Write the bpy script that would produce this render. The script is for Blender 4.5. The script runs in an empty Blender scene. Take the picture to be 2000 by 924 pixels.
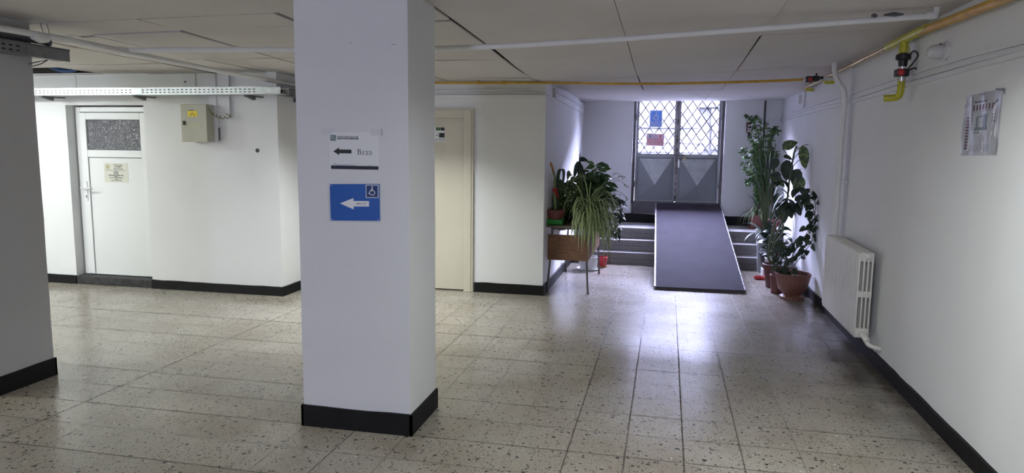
import bpy, bmesh, math, random
from mathutils import Vector, Matrix
random.seed(7)
S = bpy.context.scene
COL = S.collection
V = Vector
PI = math.pi

# ------------------------------------------------------------------ camera frame (also used to read points off known planes)
F = 1385.0; HC = 1.6
def _n(v): return Vector(v).normalized()
_down = _n((-124, 10800, F)); _y = Vector((304, -174, F)); _y = (_y - _down * _y.dot(_down)).normalized()
_up = -_down; _x = _down.cross(_y).normalized()
if _x.x < 0: _x = -_x
CAM = Vector((0, 0, HC))
def ray(px, py):
    c = Vector((px - 1000, py - 462, F)); return Vector((_x.dot(c), _y.dot(c), _up.dot(c)))
def onz(px, py, z=0.0): r = ray(px, py); return CAM + r * ((z - HC) / r.z)
def ony(px, py, y): r = ray(px, py); return CAM + r * (y / r.y)
def onx(px, py, x): r = ray(px, py); return CAM + r * (x / r.x)

# ------------------------------------------------------------------ helpers
def rootpos(o):
    p = Vector((0, 0, 0))
    while o is not None:
        p = p + o.location; o = o.parent
    return p
def obj(name, bm, mats, parent=None, smooth=False, loc=None):
    """bm in world coordinates -> one mesh object; origin at parent's (or at loc)"""
    me = bpy.data.meshes.new(name)
    base = rootpos(parent) if parent is not None else (Vector(loc) if loc else Vector((0, 0, 0)))
    if base.length > 0: bmesh.ops.translate(bm, verts=bm.verts, vec=-base)
    bm.normal_update(); bm.to_mesh(me); bm.free()
    if not isinstance(mats, (list, tuple)): mats = [mats]
    for m in mats: me.materials.append(m)
    if smooth:
        for p in me.polygons: p.use_smooth = True
        try: me.set_sharp_from_angle(angle=math.radians(40))
        except Exception: pass
    o = bpy.data.objects.new(name, me); COL.objects.link(o)
    if parent is not None: o.parent = parent
    elif loc: o.location = loc
    return o
def tag(o, label=None, cat=None, group=None, kind=None):
    if label: o['label'] = label
    if cat: o['category'] = cat
    if group: o['group'] = group
    if kind: o['kind'] = kind
    return o
def thing(name, label, cat, loc, group=None):
    o = bpy.data.objects.new(name, None); COL.objects.link(o); o.location = loc; o.empty_display_size = .1
    return tag(o, label, cat, group)
def struct(name, bm, m, parent=None, smooth=False):
    o = obj(name, bm, m, parent, smooth)
    if parent is None: o['kind'] = 'structure'
    return o
def sroot(name, loc):
    o = bpy.data.objects.new(name, None); COL.objects.link(o); o.location = loc; o['kind'] = 'structure'; o.empty_display_size = .1
    return o
def N(): return bmesh.new()
def hexa(bm, p, mi=0):
    vs = [bm.verts.new(q) for q in p]
    fs = []
    for f in ((0, 3, 2, 1), (4, 5, 6, 7), (0, 1, 5, 4), (1, 2, 6, 5), (2, 3, 7, 6), (3, 0, 4, 7)):
        fc = bm.faces.new([vs[i] for i in f]); fc.material_index = mi; fs.append(fc)
    return vs, fs
def box(bm, x0, x1, y0, y1, z0, z1, bev=0, mi=0, seg=2):
    vs, fs = hexa(bm, [(x0, y0, z0), (x1, y0, z0), (x1, y1, z0), (x0, y1, z0), (x0, y0, z1), (x1, y0, z1), (x1, y1, z1), (x0, y1, z1)], mi)
    if bev: 
        es = list({e for f in fs for e in f.edges})
        r = bmesh.ops.bevel(bm, geom=es, offset=bev, segments=seg, affect='EDGES', profile=.5)
        for f in r['faces']: f.material_index = mi
def tube(bm, pts, r, seg=10, cap=True, mi=0):
    pts = [Vector(p) for p in pts]
    rs = r if isinstance(r, (list, tuple)) else [r] * len(pts)
    rings = []; prev = None
    for i, p in enumerate(pts):
        if i == 0: t = pts[1] - p
        elif i == len(pts) - 1: t = p - pts[i - 1]
        else: t = (pts[i + 1] - p).normalized() + (p - pts[i - 1]).normalized()
        if t.length < 1e-9: t = Vector((0, 0, 1))
        t.normalize()
        if prev is None:
            a = Vector((0, 0, 1)) if abs(t.z) < .9 else Vector((1, 0, 0))
            u = t.cross(a).normalized()
        else:
            u = (prev - t * prev.dot(t)).normalized()
        prev = u; w = t.cross(u)
        rings.append([bm.verts.new(p + (u * math.cos(2 * PI * k / seg) + w * math.sin(2 * PI * k / seg)) * rs[i]) for k in range(seg)])
    for a, b in zip(rings, rings[1:]):
        for k in range(seg):
            f = bm.faces.new((a[k], a[(k + 1) % seg], b[(k + 1) % seg], b[k])); f.material_index = mi; f.smooth = True
    if cap:
        bm.faces.new(rings[0][::-1]).material_index = mi; bm.faces.new(rings[-1]).material_index = mi
def lathe(bm, prof, c, seg=32, mi=0, ripple=0, nr=0, axis=None):
    """prof list of (r,z); c centre. closes poles when r==0"""
    c = Vector(c); rings = []
    ax = Vector(axis).normalized() if axis else Vector((0, 0, 1))
    q = Vector((0, 0, 1)).rotation_difference(ax)
    for r, z in prof:
        if r < 1e-6: rings.append([bm.verts.new(c + q @ Vector((0, 0, z)))])
        else:
            rings.append([bm.verts.new(c + q @ Vector(((r + ripple * math.cos(nr * 2 * PI * k / seg)) * math.cos(2 * PI * k / seg), (r + ripple * math.cos(nr * 2 * PI * k / seg)) * math.sin(2 * PI * k / seg), z))) for k in range(seg)])
    for a, b in zip(rings, rings[1:]):
        for k in range(seg):
            if len(a) == 1 and len(b) == 1: continue
            if len(a) == 1: f = bm.faces.new((a[0], b[(k + 1) % seg], b[k]))
            elif len(b) == 1: f = bm.faces.new((a[k], a[(k + 1) % seg], b[0]))
            else: f = bm.faces.new((a[k], a[(k + 1) % seg], b[(k + 1) % seg], b[k]))
            f.material_index = mi; f.smooth = True
def sweep(pts, n=8):
    """Catmull-Rom smoothing"""
    pts = [Vector(p) for p in pts]; P = [pts[0] * 2 - pts[1]] + pts + [pts[-1] * 2 - pts[-2]]; out = []
    for i in range(1, len(P) - 2):
        for k in range(n):
            t = k / n; a, b, c, d = P[i - 1], P[i], P[i + 1], P[i + 2]
            out.append(.5 * ((2 * b) + (c - a) * t + (2 * a - 5 * b + 4 * c - d) * t * t + (3 * b - a - 3 * c + d) * t ** 3))
    out.append(pts[-1]); return out
class Fr:
    def __init__(s, o, u, v=(0, 0, 1)):
        s.o = Vector(o); s.u = Vector(u).normalized(); s.v = Vector(v).normalized(); s.w = s.u.cross(s.v)
    def pt(s, a, b, c=0): return s.o + s.u * a + s.v * b + s.w * c
def frect(bm, f, a0, a1, b0, b1, c0, c1, mi=0, bev=0):
    vs, fs = hexa(bm, [f.pt(a0, b0, c0), f.pt(a1, b0, c0), f.pt(a1, b1, c0), f.pt(a0, b1, c0), f.pt(a0, b0, c1), f.pt(a1, b0, c1), f.pt(a1, b1, c1), f.pt(a0, b1, c1)], mi)
    if bev:
        es = list({e for fc in fs for e in fc.edges}); bmesh.ops.bevel(bm, geom=es, offset=bev, segments=2, affect='EDGES', profile=.5)
def fpoly(bm, f, pts, c0, c1, mi=0):
    lo = [bm.verts.new(f.pt(a, b, c0)) for a, b in pts]; hi = [bm.verts.new(f.pt(a, b, c1)) for a, b in pts]
    fs = [bm.faces.new(hi), bm.faces.new(lo[::-1])]
    n = len(pts)
    for i in range(n): fs.append(bm.faces.new((lo[i], lo[(i + 1) % n], hi[(i + 1) % n], hi[i])))
    for x in fs: x.material_index = mi
def fring(bm, f, a, b, r0, r1, c0, c1, t0=0, t1=2 * PI, seg=32, mi=0):
    full = abs(t1 - t0 - 2 * PI) < 1e-6
    for k in range(seg):
        x, y = t0 + (t1 - t0) * k / seg, t0 + (t1 - t0) * (k + 1) / seg
        P = [(a + r0 * math.cos(x), b + r0 * math.sin(x)), (a + r1 * math.cos(x), b + r1 * math.sin(x)), (a + r1 * math.cos(y), b + r1 * math.sin(y)), (a + r0 * math.cos(y), b + r0 * math.sin(y))]
        fpoly(bm, f, P, c0, c1, mi)
def fdisc(bm, f, a, b, r, c0, c1, seg=24, mi=0): fpoly(bm, f, [(a + r * math.cos(2 * PI * k / seg), b + r * math.sin(2 * PI * k / seg)) for k in range(seg)], c0, c1, mi)
def fstroke(bm, f, pts, ws, c0, c1, mi=0):
    """flat pen stroke of varying width along 2-D points"""
    n = len(pts); L = []; R = []
    if not isinstance(ws, (list, tuple)): ws = [ws] * n
    for i, (x, y) in enumerate(pts):
        x0, y0 = pts[max(0, i - 1)]; x1, y1 = pts[min(n - 1, i + 1)]
        dx, dy = x1 - x0, y1 - y0; l = math.hypot(dx, dy) or 1
        nx, ny = -dy / l * ws[i] / 2, dx / l * ws[i] / 2
        L.append((x + nx, y + ny)); R.append((x - nx, y - ny))
    for i in range(n - 1): fpoly(bm, f, [R[i], R[i + 1], L[i + 1], L[i]], c0, c1, mi)
def text(s, f, a, b, size, mat, parent, name='lettering', align='LEFT', c=.0006, bold=0, sx=1.0):
    cu = bpy.data.curves.new('t', 'FONT'); cu.body = s; cu.size = size; cu.align_x = align; cu.offset = bold; cu.extrude = .0002; cu.resolution_u = 2
    t = bpy.data.objects.new('t', cu); COL.objects.link(t)
    bpy.context.view_layer.update()
    me = bpy.data.meshes.new_from_object(t.evaluated_get(bpy.context.evaluated_depsgraph_get()))
    COL.objects.unlink(t); bpy.data.objects.remove(t)
    bm = N(); bm.from_mesh(me); bpy.data.meshes.remove(me)
    for v in bm.verts: v.co = f.pt(a + v.co.x * sx, b + v.co.y, c + v.co.z)
    return obj(name, bm, mat, parent)

# ------------------------------------------------------------------ materials
def mat(name, col, rough=.5, metal=0, var=0, vscale=8, bump=0, bscale=60, spec=.5, col2=None, dirt=None):
    m = bpy.data.materials.new(name); m.use_nodes = True; nt = m.node_tree; b = nt.nodes['Principled BSDF']
    b.inputs['Roughness'].default_value = rough; b.inputs['Metallic'].default_value = metal; b.inputs['Specular IOR Level'].default_value = spec
    b.inputs['Base Color'].default_value = (*col, 1)
    tc = nt.nodes.new('ShaderNodeTexCoord')
    if var or col2:
        nz = nt.nodes.new('ShaderNodeTexNoise'); nz.inputs['Scale'].default_value = vscale; nz.inputs['Detail'].default_value = 5
        nt.links.new(tc.outputs['Object'], nz.inputs['Vector'])
        rp = nt.nodes.new('ShaderNodeValToRGB'); rp.color_ramp.elements[0].position = .35; rp.color_ramp.elements[1].position = .65
        c2 = col2 or tuple(min(1, c * (1 - var)) for c in col)
        rp.color_ramp.elements[0].color = (*c2, 1); rp.color_ramp.elements[1].color = (*col, 1)
        nt.links.new(nz.outputs['Fac'], rp.inputs['Fac']); nt.links.new(rp.outputs['Color'], b.inputs['Base Color'])
    if bump:
        nz = nt.nodes.new('ShaderNodeTexNoise'); nz.inputs['Scale'].default_value = bscale; nz.inputs['Detail'].default_value = 4
        nt.links.new(tc.outputs['Object'], nz.inputs['Vector'])
        bp = nt.nodes.new('ShaderNodeBump'); bp.inputs['Strength'].default_value = bump; bp.inputs['Distance'].default_value = .004
        nt.links.new(nz.outputs['Fac'], bp.inputs['Height']); nt.links.new(bp.outputs['Normal'], b.inputs['Normal'])
    return m
M = {}
M['wall'] = mat('wall_paint', (.80, .805, .80), .75, var=.04, vscale=1.3, bump=.35, bscale=90, spec=.3)
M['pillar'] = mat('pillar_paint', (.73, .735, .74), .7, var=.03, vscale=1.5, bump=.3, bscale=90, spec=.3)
M['pillarshade'] = mat('pillar_shaded_paint', (.52, .52, .51), .7, var=.05, vscale=1.5, bump=.3, bscale=90, spec=.3)  # white pillar paint darkened: the left pillar's shade is put into the colour
M['ceil'] = mat('ceiling_board', (.66, .63, .60), .85, var=.07, vscale=1.2, bump=.15, bscale=30, spec=.2)
M['black'] = mat('skirting_black', (.006, .006, .0062), .62, var=.5, vscale=14, bump=.3, bscale=25, spec=.3)
M['void'] = mat('plenum_dark', (.03, .028, .026), .9)
M['pvc'] = mat('white_pvc', (.80, .81, .81), .3, spec=.5)
M['seal'] = mat('rubber_seal', (.06, .06, .065), .6)
M['panelwhite'] = mat('door_panel_white', (.78, .79, .78), .35)
M['beige'] = mat('beige_paint', (.62, .58, .46), .45, var=.06, vscale=2, bump=.1)
M['whitepaint'] = mat('white_gloss_paint', (.76, .76, .74), .4, var=.06, vscale=9)
M['radpaint'] = mat('radiator_enamel', (.76, .74, .68), .35, var=.03, vscale=9)
M['trunk'] = mat('white_trunking', (.74, .74, .74), .5)
M['galv'] = mat('galvanised_steel', (.62, .66, .67), .38, .75, var=.15, vscale=20)
M['galvd'] = mat('dull_grey_steel', (.25, .25, .25), .5, .6, var=.2, vscale=20)
M['greysteel'] = mat('dark_grey_paint', (.10, .10, .105), .5)
M['encl'] = mat('enclosure_paint', (.46, .45, .36), .45, var=.05, vscale=10)
M['yellow'] = mat('yellow_sticker', (.80, .63, .02), .5)
M['gasy'] = mat('gas_pipe_ochre', (.62, .36, .035), .35, var=.25, vscale=10)
M['gasb'] = mat('gas_pipe_bright', (.55, .52, .03), .35, var=.2, vscale=12)
M['brass'] = mat('bare_copper_pipe', (.58, .42, .17), .26, .35, var=.2, vscale=12)
M['blk'] = mat('black_plastic', (.015, .015, .016), .45)
M['redp'] = mat('red_plastic', (.45, .03, .03), .4)
M['steel'] = mat('bright_steel', (.7, .7, .7), .25, 1)
M['paper'] = mat('paper_white', (.78, .79, .79), .6)
M['papergrey'] = mat('paper_warm', (.66, .66, .56), .5)
M['tape'] = mat('clear_tape', (.70, .71, .72), .25)
M['ink'] = mat('print_black', (.015, .02, .02), .6)
M['navy'] = mat('print_navy', (.01, .012, .035), .5)
M['teal'] = mat('print_teal', (.03, .12, .13), .5)
M['gold'] = mat('print_gold', (.35, .28, .12), .5)
M['blue'] = mat('sign_blue', (.012, .10, .42), .35)
M['dblue'] = mat('sign_dark_blue', (.006, .035, .16), .35)
M['signw'] = mat('sign_white', (.80, .80, .80), .4)
M['mar'] = mat('print_maroon', (.16, .02, .035), .5)
M['pgreen'] = mat('print_grey_green', (.20, .26, .25), .5)
M['pink'] = mat('print_pink', (.86, .62, .72), .5)
M['doorgrey'] = mat('door_grey_enamel', (.28, .295, .30), .36, .1, var=.15, vscale=3, bump=.1, bscale=12)
M['doorshade'] = mat('door_panel_grey', (.19, .205, .215), .38, .1, var=.12, vscale=3, bump=.1, bscale=12)
M['doortri'] = mat('door_pressed_triangle', (.40, .42, .42), .28, .15, var=.2, vscale=9, bump=.3, bscale=60)
M['doordark'] = mat('door_dark_frame', (.12, .115, .12), .45, .2, var=.3, vscale=12)
M['rail'] = mat('lattice_steel', (.05, .05, .065), .6)
M['step'] = mat('step_terrazzo', (.17, .165, .15), .3, var=.25, vscale=40, bump=.1, bscale=40)
M['tread'] = mat('tread_daylit', (.70, .69, .68), .3, var=.15, vscale=12)  # terrazzo lightened on top: daylight on the treads is put into the colour
M['stalkd'] = mat('dull_green_stalk', (.07, .095, .035), .5)
M['stepline'] = mat('step_nosing', (.10, .098, .09), .35, var=.25, vscale=30)
M['mat_'] = mat('ramp_rubber', (.058, .053, .066), .8, var=.1, vscale=5, bump=.2, bscale=240, spec=.04)
M['rampedge'] = mat('ramp_edge_paint', (.55, .54, .56), .5, col2=(.12, .11, .11), vscale=30)
M['rampside'] = mat('ramp_edge_dark', (.06, .055, .06), .6)
M['tubeg'] = mat('grey_steel_tube', (.16, .155, .14), .35, .7, var=.3, vscale=30)
M['terr'] = mat('terracotta_plastic', (.19, .082, .060), .5, var=.2, vscale=9)
M['terrd'] = mat('brown_plastic', (.13, .045, .04), .45, var=.15, vscale=9)
M['redpot'] = mat('red_brown_plastic', (.20, .06, .055), .45)
M['whitepot'] = mat('white_plastic_pot', (.62, .62, .60), .45, var=.08, vscale=10)
M['greypot'] = mat('grey_plastic_bucket', (.40, .42, .42), .45, var=.15, vscale=8)
M['green'] = mat('green_plastic', (.02, .30, .04), .4)
M['soil'] = mat('potting_soil', (.03, .022, .016), .95, bump=.8, bscale=90)
M['ribbon'] = mat('red_ribbon', (.55, .015, .015), .4)
M['stalk'] = mat('pale_green_stalk', (.22, .30, .12), .5)
M['stalko'] = mat('dry_orange_stalk', (.45, .24, .09), .6)
M['twig'] = mat('brown_twig', (.07, .055, .04), .8)
M['cream'] = mat('leaf_cream', (.62, .66, .36), .5)
M['gravel'] = mat('outside_render', (0.00678, 0.00678, 0.00678), .9, var=.04, vscale=2)
M['bgrey'] = mat('outside_grey_wall', (0.00304, 0.00319, 0.00327), .9)
M['bdark'] = mat('outside_dark_wall', (0.00141, 0.00141, 0.00155), .8)
M['ground'] = mat('outside_paving', (0.02341, 0.02341, 0.02341), .9, var=.1, vscale=2)
def leafmat(name, c, c2, sc=40, lo=.5, hi=.62, rough=.48):
    m = mat(name, c, rough, col2=c2, vscale=sc, spec=.5); r = [n for n in m.node_tree.nodes if n.type == 'VALTORGB'][0]
    r.color_ramp.elements[0].position = lo; r.color_ramp.elements[1].position = hi; return m
M['leaf'] = leafmat('leaf_mid_green', (.07, .15, .045), (.04, .095, .03), 18)
M['leafd'] = leafmat('leaf_dark_green', (.022, .05, .02), (.014, .032, .015), 18)
M['leafl'] = leafmat('leaf_light_green', (.13, .25, .06), (.07, .16, .035), 18)
M['leafv'] = leafmat('leaf_variegated', (.26, .33, .11), (.035, .08, .028), 55, .50, .58)
M['leafs'] = leafmat('leaf_strap_green', (.22, .33, .10), (.13, .22, .06), 18)

def glass(name, tint, rough, fac, bump=0, bscale=30):
    m = bpy.data.materials.new(name); m.use_nodes = True; nt = m.node_tree; nt.nodes.remove(nt.nodes['Principled BSDF'])
    out = nt.nodes['Material Output']; tr = nt.nodes.new('ShaderNodeBsdfTransparent'); tr.inputs[0].default_value = (*tint, 1)
    gl = nt.nodes.new('ShaderNodeBsdfGlossy'); gl.inputs['Roughness'].default_value = rough; gl.inputs[0].default_value = (.9, .9, .9, 1)
    mx = nt.nodes.new('ShaderNodeMixShader'); mx.inputs[0].default_value = fac
    nt.links.new(tr.outputs[0], mx.inputs[1]); nt.links.new(gl.outputs[0], mx.inputs[2]); nt.links.new(mx.outputs[0], out.inputs[0])
    return m
M['glass'] = glass('clear_glass', (.93, .93, .97), .02, .05)
M['sleeve'] = glass('clear_plastic_sleeve', (.80, .80, .81), .18, .16)
M['dome'] = mat('milky_plastic', (.62, .62, .60), .2)
def obscure():
    m = mat('obscured_glass', (.10, .10, .115), .2, spec=.8); nt = m.node_tree; b = nt.nodes['Principled BSDF']
    tc = nt.nodes.new('ShaderNodeTexCoord'); vo = nt.nodes.new('ShaderNodeTexVoronoi'); vo.feature = 'DISTANCE_TO_EDGE'; vo.inputs['Scale'].default_value = 62
    nz = nt.nodes.new('ShaderNodeTexNoise'); nz.inputs['Scale'].default_value = 14; nz.inputs['Detail'].default_value = 2
    nt.links.new(tc.outputs['Object'], nz.inputs['Vector'])
    mx = nt.nodes.new('ShaderNodeMixRGB'); mx.inputs[0].default_value = .12
    nt.links.new(tc.outputs['Object'], mx.inputs[1]); nt.links.new(nz.outputs['Color'], mx.inputs[2]); nt.links.new(mx.outputs[0], vo.inputs['Vector'])
    bp = nt.nodes.new('ShaderNodeBump'); bp.inputs['Strength'].default_value = 1; bp.inputs['Distance'].default_value = .006
    nt.links.new(vo.outputs['Distance'], bp.inputs['Height']); nt.links.new(bp.outputs['Normal'], b.inputs['Normal'])
    rp = nt.nodes.new('ShaderNodeValToRGB'); rp.color_ramp.elements[0].color = (.04, .04, .05, 1); rp.color_ramp.elements[1].color = (.19, .19, .215, 1); rp.color_ramp.elements[1].position = .35
    nt.links.new(vo.outputs['Distance'], rp.inputs['Fac']); nt.links.new(rp.outputs['Color'], b.inputs['Base Color'])
    return m
M['obscure'] = obscure()
def wood():
    m = mat('worn_veneer', (.22, .10, .04), .5); nt = m.node_tree; b = nt.nodes['Principled BSDF']
    tc = nt.nodes.new('ShaderNodeTexCoord'); mp = nt.nodes.new('ShaderNodeMapping'); mp.inputs['Scale'].default_value = (3, 3, 26)
    nz = nt.nodes.new('ShaderNodeTexNoise'); nz.inputs['Scale'].default_value = 3; nz.inputs['Detail'].default_value = 8; nz.inputs['Roughness'].default_value = .7
    rp = nt.nodes.new('ShaderNodeValToRGB'); rp.color_ramp.elements[0].position = .3; rp.color_ramp.elements[1].position = .75
    rp.color_ramp.elements[0].color = (.10, .042, .018, 1); rp.color_ramp.elements[1].color = (.27, .135, .06, 1)
    nt.links.new(tc.outputs['Object'], mp.inputs[0]); nt.links.new(mp.outputs[0], nz.inputs['Vector']); nt.links.new(nz.outputs['Fac'], rp.inputs[0]); nt.links.new(rp.outputs[0], b.inputs['Base Color'])
    return m
M['wood'] = wood()
def floor_mat():
    m = bpy.data.materials.new('terrazzo_tiles'); m.use_nodes = True; nt = m.node_tree; b = nt.nodes['Principled BSDF']; L = nt.links.new
    def nd(t): return nt.nodes.new(t)
    def mth(op, a, c=None, clamp=False):
        n = nd('ShaderNodeMath'); n.operation = op; n.use_clamp = clamp
        for i, v in enumerate((a, c)):
            if v is None: continue
            if isinstance(v, (int, float)): n.inputs[i].default_value = v
            else: L(v, n.inputs[i])
        return n.outputs[0]
    tc = nd('ShaderNodeTexCoord'); sp = nd('ShaderNodeSeparateXYZ'); L(tc.outputs['Object'], sp.inputs[0])
    wob = nd('ShaderNodeTexNoise'); wob.inputs['Scale'].default_value = 9; wob.inputs['Detail'].default_value = 3; L(tc.outputs['Object'], wob.inputs['Vector'])
    wv = mth('MULTIPLY', mth('SUBTRACT', wob.outputs['Fac'], .5), .006)
    def axis(o, off):
        t0_ = mth('DIVIDE', mth('SUBTRACT', o, off), .3); t = mth('DIVIDE', mth('SUBTRACT', mth('ADD', o, wv), off), .3); idx = mth('FLOOR', t0_); line = mth('ROUND', t)
        d = mth('MULTIPLY', mth('ABSOLUTE', mth('SUBTRACT', t, line)), .3); return idx, line, d
    ix, lx, dx = axis(sp.outputs[0], .142); iy, ly, dy = axis(sp.outputs[1], 3.56)
    def wn(a, c):
        cb = nd('ShaderNodeCombineXYZ'); L(a, cb.inputs[0]) if not isinstance(a, (int, float)) else None
        if not isinstance(c, (int, float)): L(c, cb.inputs[1])
        else: cb.inputs[1].default_value = c
        w = nd('ShaderNodeTexWhiteNoise'); w.noise_dimensions = '3D'; L(cb.outputs[0], w.inputs['Vector']); return w
    def grout(line, d, seed, wmul, lo):
        w = wn(line, seed).outputs['Value']
        wid = mth('MULTIPLY', mth('ADD', mth('MULTIPLY', w, .9), .5), wmul)
        k = mth('SUBTRACT', 1, mth('DIVIDE', d, wid), True)
        k = mth('MULTIPLY', k, 2.2, True)
        return mth('MULTIPLY', k, mth('ADD', mth('MULTIPLY', w, 1 - lo), lo))
    gx = grout(lx, dx, 3.7, .0042, .5); gy = grout(ly, dy, 9.1, .0062, .62)
    # two wide open joints in the corridor
    def wide(x0, w0):
        k = mth('SUBTRACT', 1, mth('DIVIDE', mth('ABSOLUTE', mth('SUBTRACT', mth('ADD', sp.outputs[0], wv), x0)), w0), True)
        return mth('MULTIPLY', k, 2.5, True)
    g = mth('MAXIMUM', mth('MAXIMUM', gx, gy), mth('MAXIMUM', wide(.142, .0056), mth('MULTIPLY', wide(-.158, .0055), .9)))
    g = mth('MULTIPLY', g, mth('ADD', mth('MULTIPLY', wob.outputs['Fac'], .9), .35), True)
    # tile tone
    tw = wn(ix, iy)
    big = nd('ShaderNodeTexNoise'); big.inputs['Scale'].default_value = 1.6; big.inputs['Detail'].default_value = 4; L(tc.outputs['Object'], big.inputs['Vector'])
    fine = nd('ShaderNodeTexNoise'); fine.inputs['Scale'].default_value = 170; fine.inputs['Detail'].default_value = 3; L(tc.outputs['Object'], fine.inputs['Vector'])
    c1 = nd('ShaderNodeMixRGB'); c1.inputs[1].default_value = (.385, .352, .295, 1); c1.inputs[2].default_value = (.43, .40, .34, 1); L(tw.outputs['Value'], c1.inputs[0])
    c2 = nd('ShaderNodeMixRGB'); c2.blend_type = 'MULTIPLY'; c2.inputs[2].default_value = (.74, .68, .61, 1); L(c1.outputs[0], c2.inputs[1])
    L(mth('MULTIPLY', mth('SUBTRACT', .62, big.outputs['Fac'], True), 2.6, True), c2.inputs[0])
    c3 = nd('ShaderNodeMixRGB'); c3.blend_type = 'MULTIPLY'; c3.inputs[2].default_value = (.62, .62, .62, 1); L(c2.outputs[0], c3.inputs[1])
    L(mth('MULTIPLY', mth('SUBTRACT', fine.outputs['Fac'], .5, True), 5, True), c3.inputs[0])
    # chips: big sparse, medium, small
    dist = nd('ShaderNodeTexNoise'); dist.inputs['Scale'].default_value = 60; dist.inputs['Detail'].default_value = 1; L(tc.outputs['Object'], dist.inputs['Vector'])
    vm = nd('ShaderNodeMixRGB'); vm.blend_type = 'ADD'; vm.inputs[0].default_value = .024; L(tc.outputs['Object'], vm.inputs[1]); L(dist.outputs['Color'], vm.inputs[2])
    cur = c3.outputs[0]
    for sc, prob, rad, colr in ((27, .40, .24, (.014, .014, .011)), (52, .42, .27, (.022, .022, .018)), (105, .5, .30, (.09, .08, .07)), (210, .4, .34, (.20, .19, .165)), (44, .06, .2, (.62, .60, .55))):
        vo = nd('ShaderNodeTexVoronoi'); vo.inputs['Scale'].default_value = sc; L(vm.outputs[0], vo.inputs['Vector'])
        sc_ = nd('ShaderNodeSeparateXYZ'); L(vo.outputs['Color'], sc_.inputs[0])
        on = mth('LESS_THAN', sc_.outputs[0], prob)
        rr = mth('MULTIPLY', mth('ADD', sc_.outputs[1], .35), rad)
        inside = mth('LESS_THAN', vo.outputs['Distance'], rr)
        f = mth('MULTIPLY', mth('MULTIPLY', on, inside), .92)
        mx = nd('ShaderNodeMixRGB'); mx.inputs[2].default_value = (*colr, 1); L(cur, mx.inputs[1]); L(f, mx.inputs[0]); cur = mx.outputs[0]
    gm = nd('ShaderNodeMixRGB'); gm.inputs[2].default_value = (.035, .03, .025, 1); L(cur, gm.inputs[1]); L(g, gm.inputs[0])
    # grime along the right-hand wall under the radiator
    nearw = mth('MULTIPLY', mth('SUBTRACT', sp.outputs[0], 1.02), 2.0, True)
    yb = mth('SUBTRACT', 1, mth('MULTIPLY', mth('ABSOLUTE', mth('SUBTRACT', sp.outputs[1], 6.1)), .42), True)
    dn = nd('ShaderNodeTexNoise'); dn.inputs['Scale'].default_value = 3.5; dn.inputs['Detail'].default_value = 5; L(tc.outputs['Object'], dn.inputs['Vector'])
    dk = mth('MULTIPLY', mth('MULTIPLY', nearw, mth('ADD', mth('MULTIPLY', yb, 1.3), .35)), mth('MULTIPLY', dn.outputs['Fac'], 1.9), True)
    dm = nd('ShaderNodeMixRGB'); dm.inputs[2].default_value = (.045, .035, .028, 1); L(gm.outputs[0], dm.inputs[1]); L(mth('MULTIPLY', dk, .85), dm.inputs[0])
    L(dm.outputs[0], b.inputs['Base Color'])
    ro = mth('ADD', mth('MULTIPLY', tw.outputs['Value'], .02), mth('ADD', mth('MULTIPLY', big.outputs['Fac'], .10), .16))
    L(mth('ADD', ro, mth('MULTIPLY', g, .4)), b.inputs['Roughness']); b.inputs['Specular IOR Level'].default_value = .5
    L(mth('MULTIPLY', mth('SUBTRACT', 1, g), .5), b.inputs['Specular IOR Level'])
    bp = nd('ShaderNodeBump'); bp.inputs['Strength'].default_value = .12; bp.inputs['Distance'].default_value = .001; L(mth('SUBTRACT', 1, g), bp.inputs['Height']); L(bp.outputs['Normal'], b.inputs['Normal'])
    return m
M['floor'] = floor_mat()

# ------------------------------------------------------------------ room shell
XR = 1.58; YW = 6.65; YB = 7.41; YK = 10.89; XL = -9.0; YF = -4.5; XS = -3.9; XC = -1.26
TOP = 3.1
bm = N()
box(bm, XL, XR + .2, YF, YW + .3, -.12, 0); box(bm, XS - .2, XR + .2, YW + .3, YB + .2, -.12, 0); box(bm, XC - .2, XR + .2, YB + .2, YK + .5, -.12, 0)
struct('floor', bm, M['floor'])
# ceiling surface height: hung boards that sag a little
gx = [-9, -4, -1.3, 0, 1.8]; gy = [-4.6, 3.9, 5.26, 6.4, 7.1, 8.0, 8.8, 11.3]
gz = [[2.36, 2.36, 2.38, 2.38, 2.41], [2.35, 2.355, 2.385, 2.385, 2.415], [2.33, 2.32, 2.335, 2.345, 2.415], [2.31, 2.315, 2.27, 2.30, 2.39],
      [2.29, 2.30, 2.262, 2.288, 2.378], [2.29, 2.29, 2.262, 2.28, 2.34], [2.28, 2.28, 2.282, 2.28, 2.28], [2.27, 2.27, 2.268, 2.28, 2.29]]
def zc(x, y):
    def seg(g, t):
        t = min(max(t, g[0]), g[-1])
        for i in range(len(g) - 1):
            if t <= g[i + 1]: return i, (t - g[i]) / (g[i + 1] - g[i])
    i, u = seg(gx, x); j, v = seg(gy, y)
    return (gz[j][i] * (1 - u) + gz[j][i + 1] * u) * (1 - v) + (gz[j + 1][i] * (1 - u) + gz[j + 1][i + 1] * u) * v
rc = random.Random(11)
bm = N()
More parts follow.
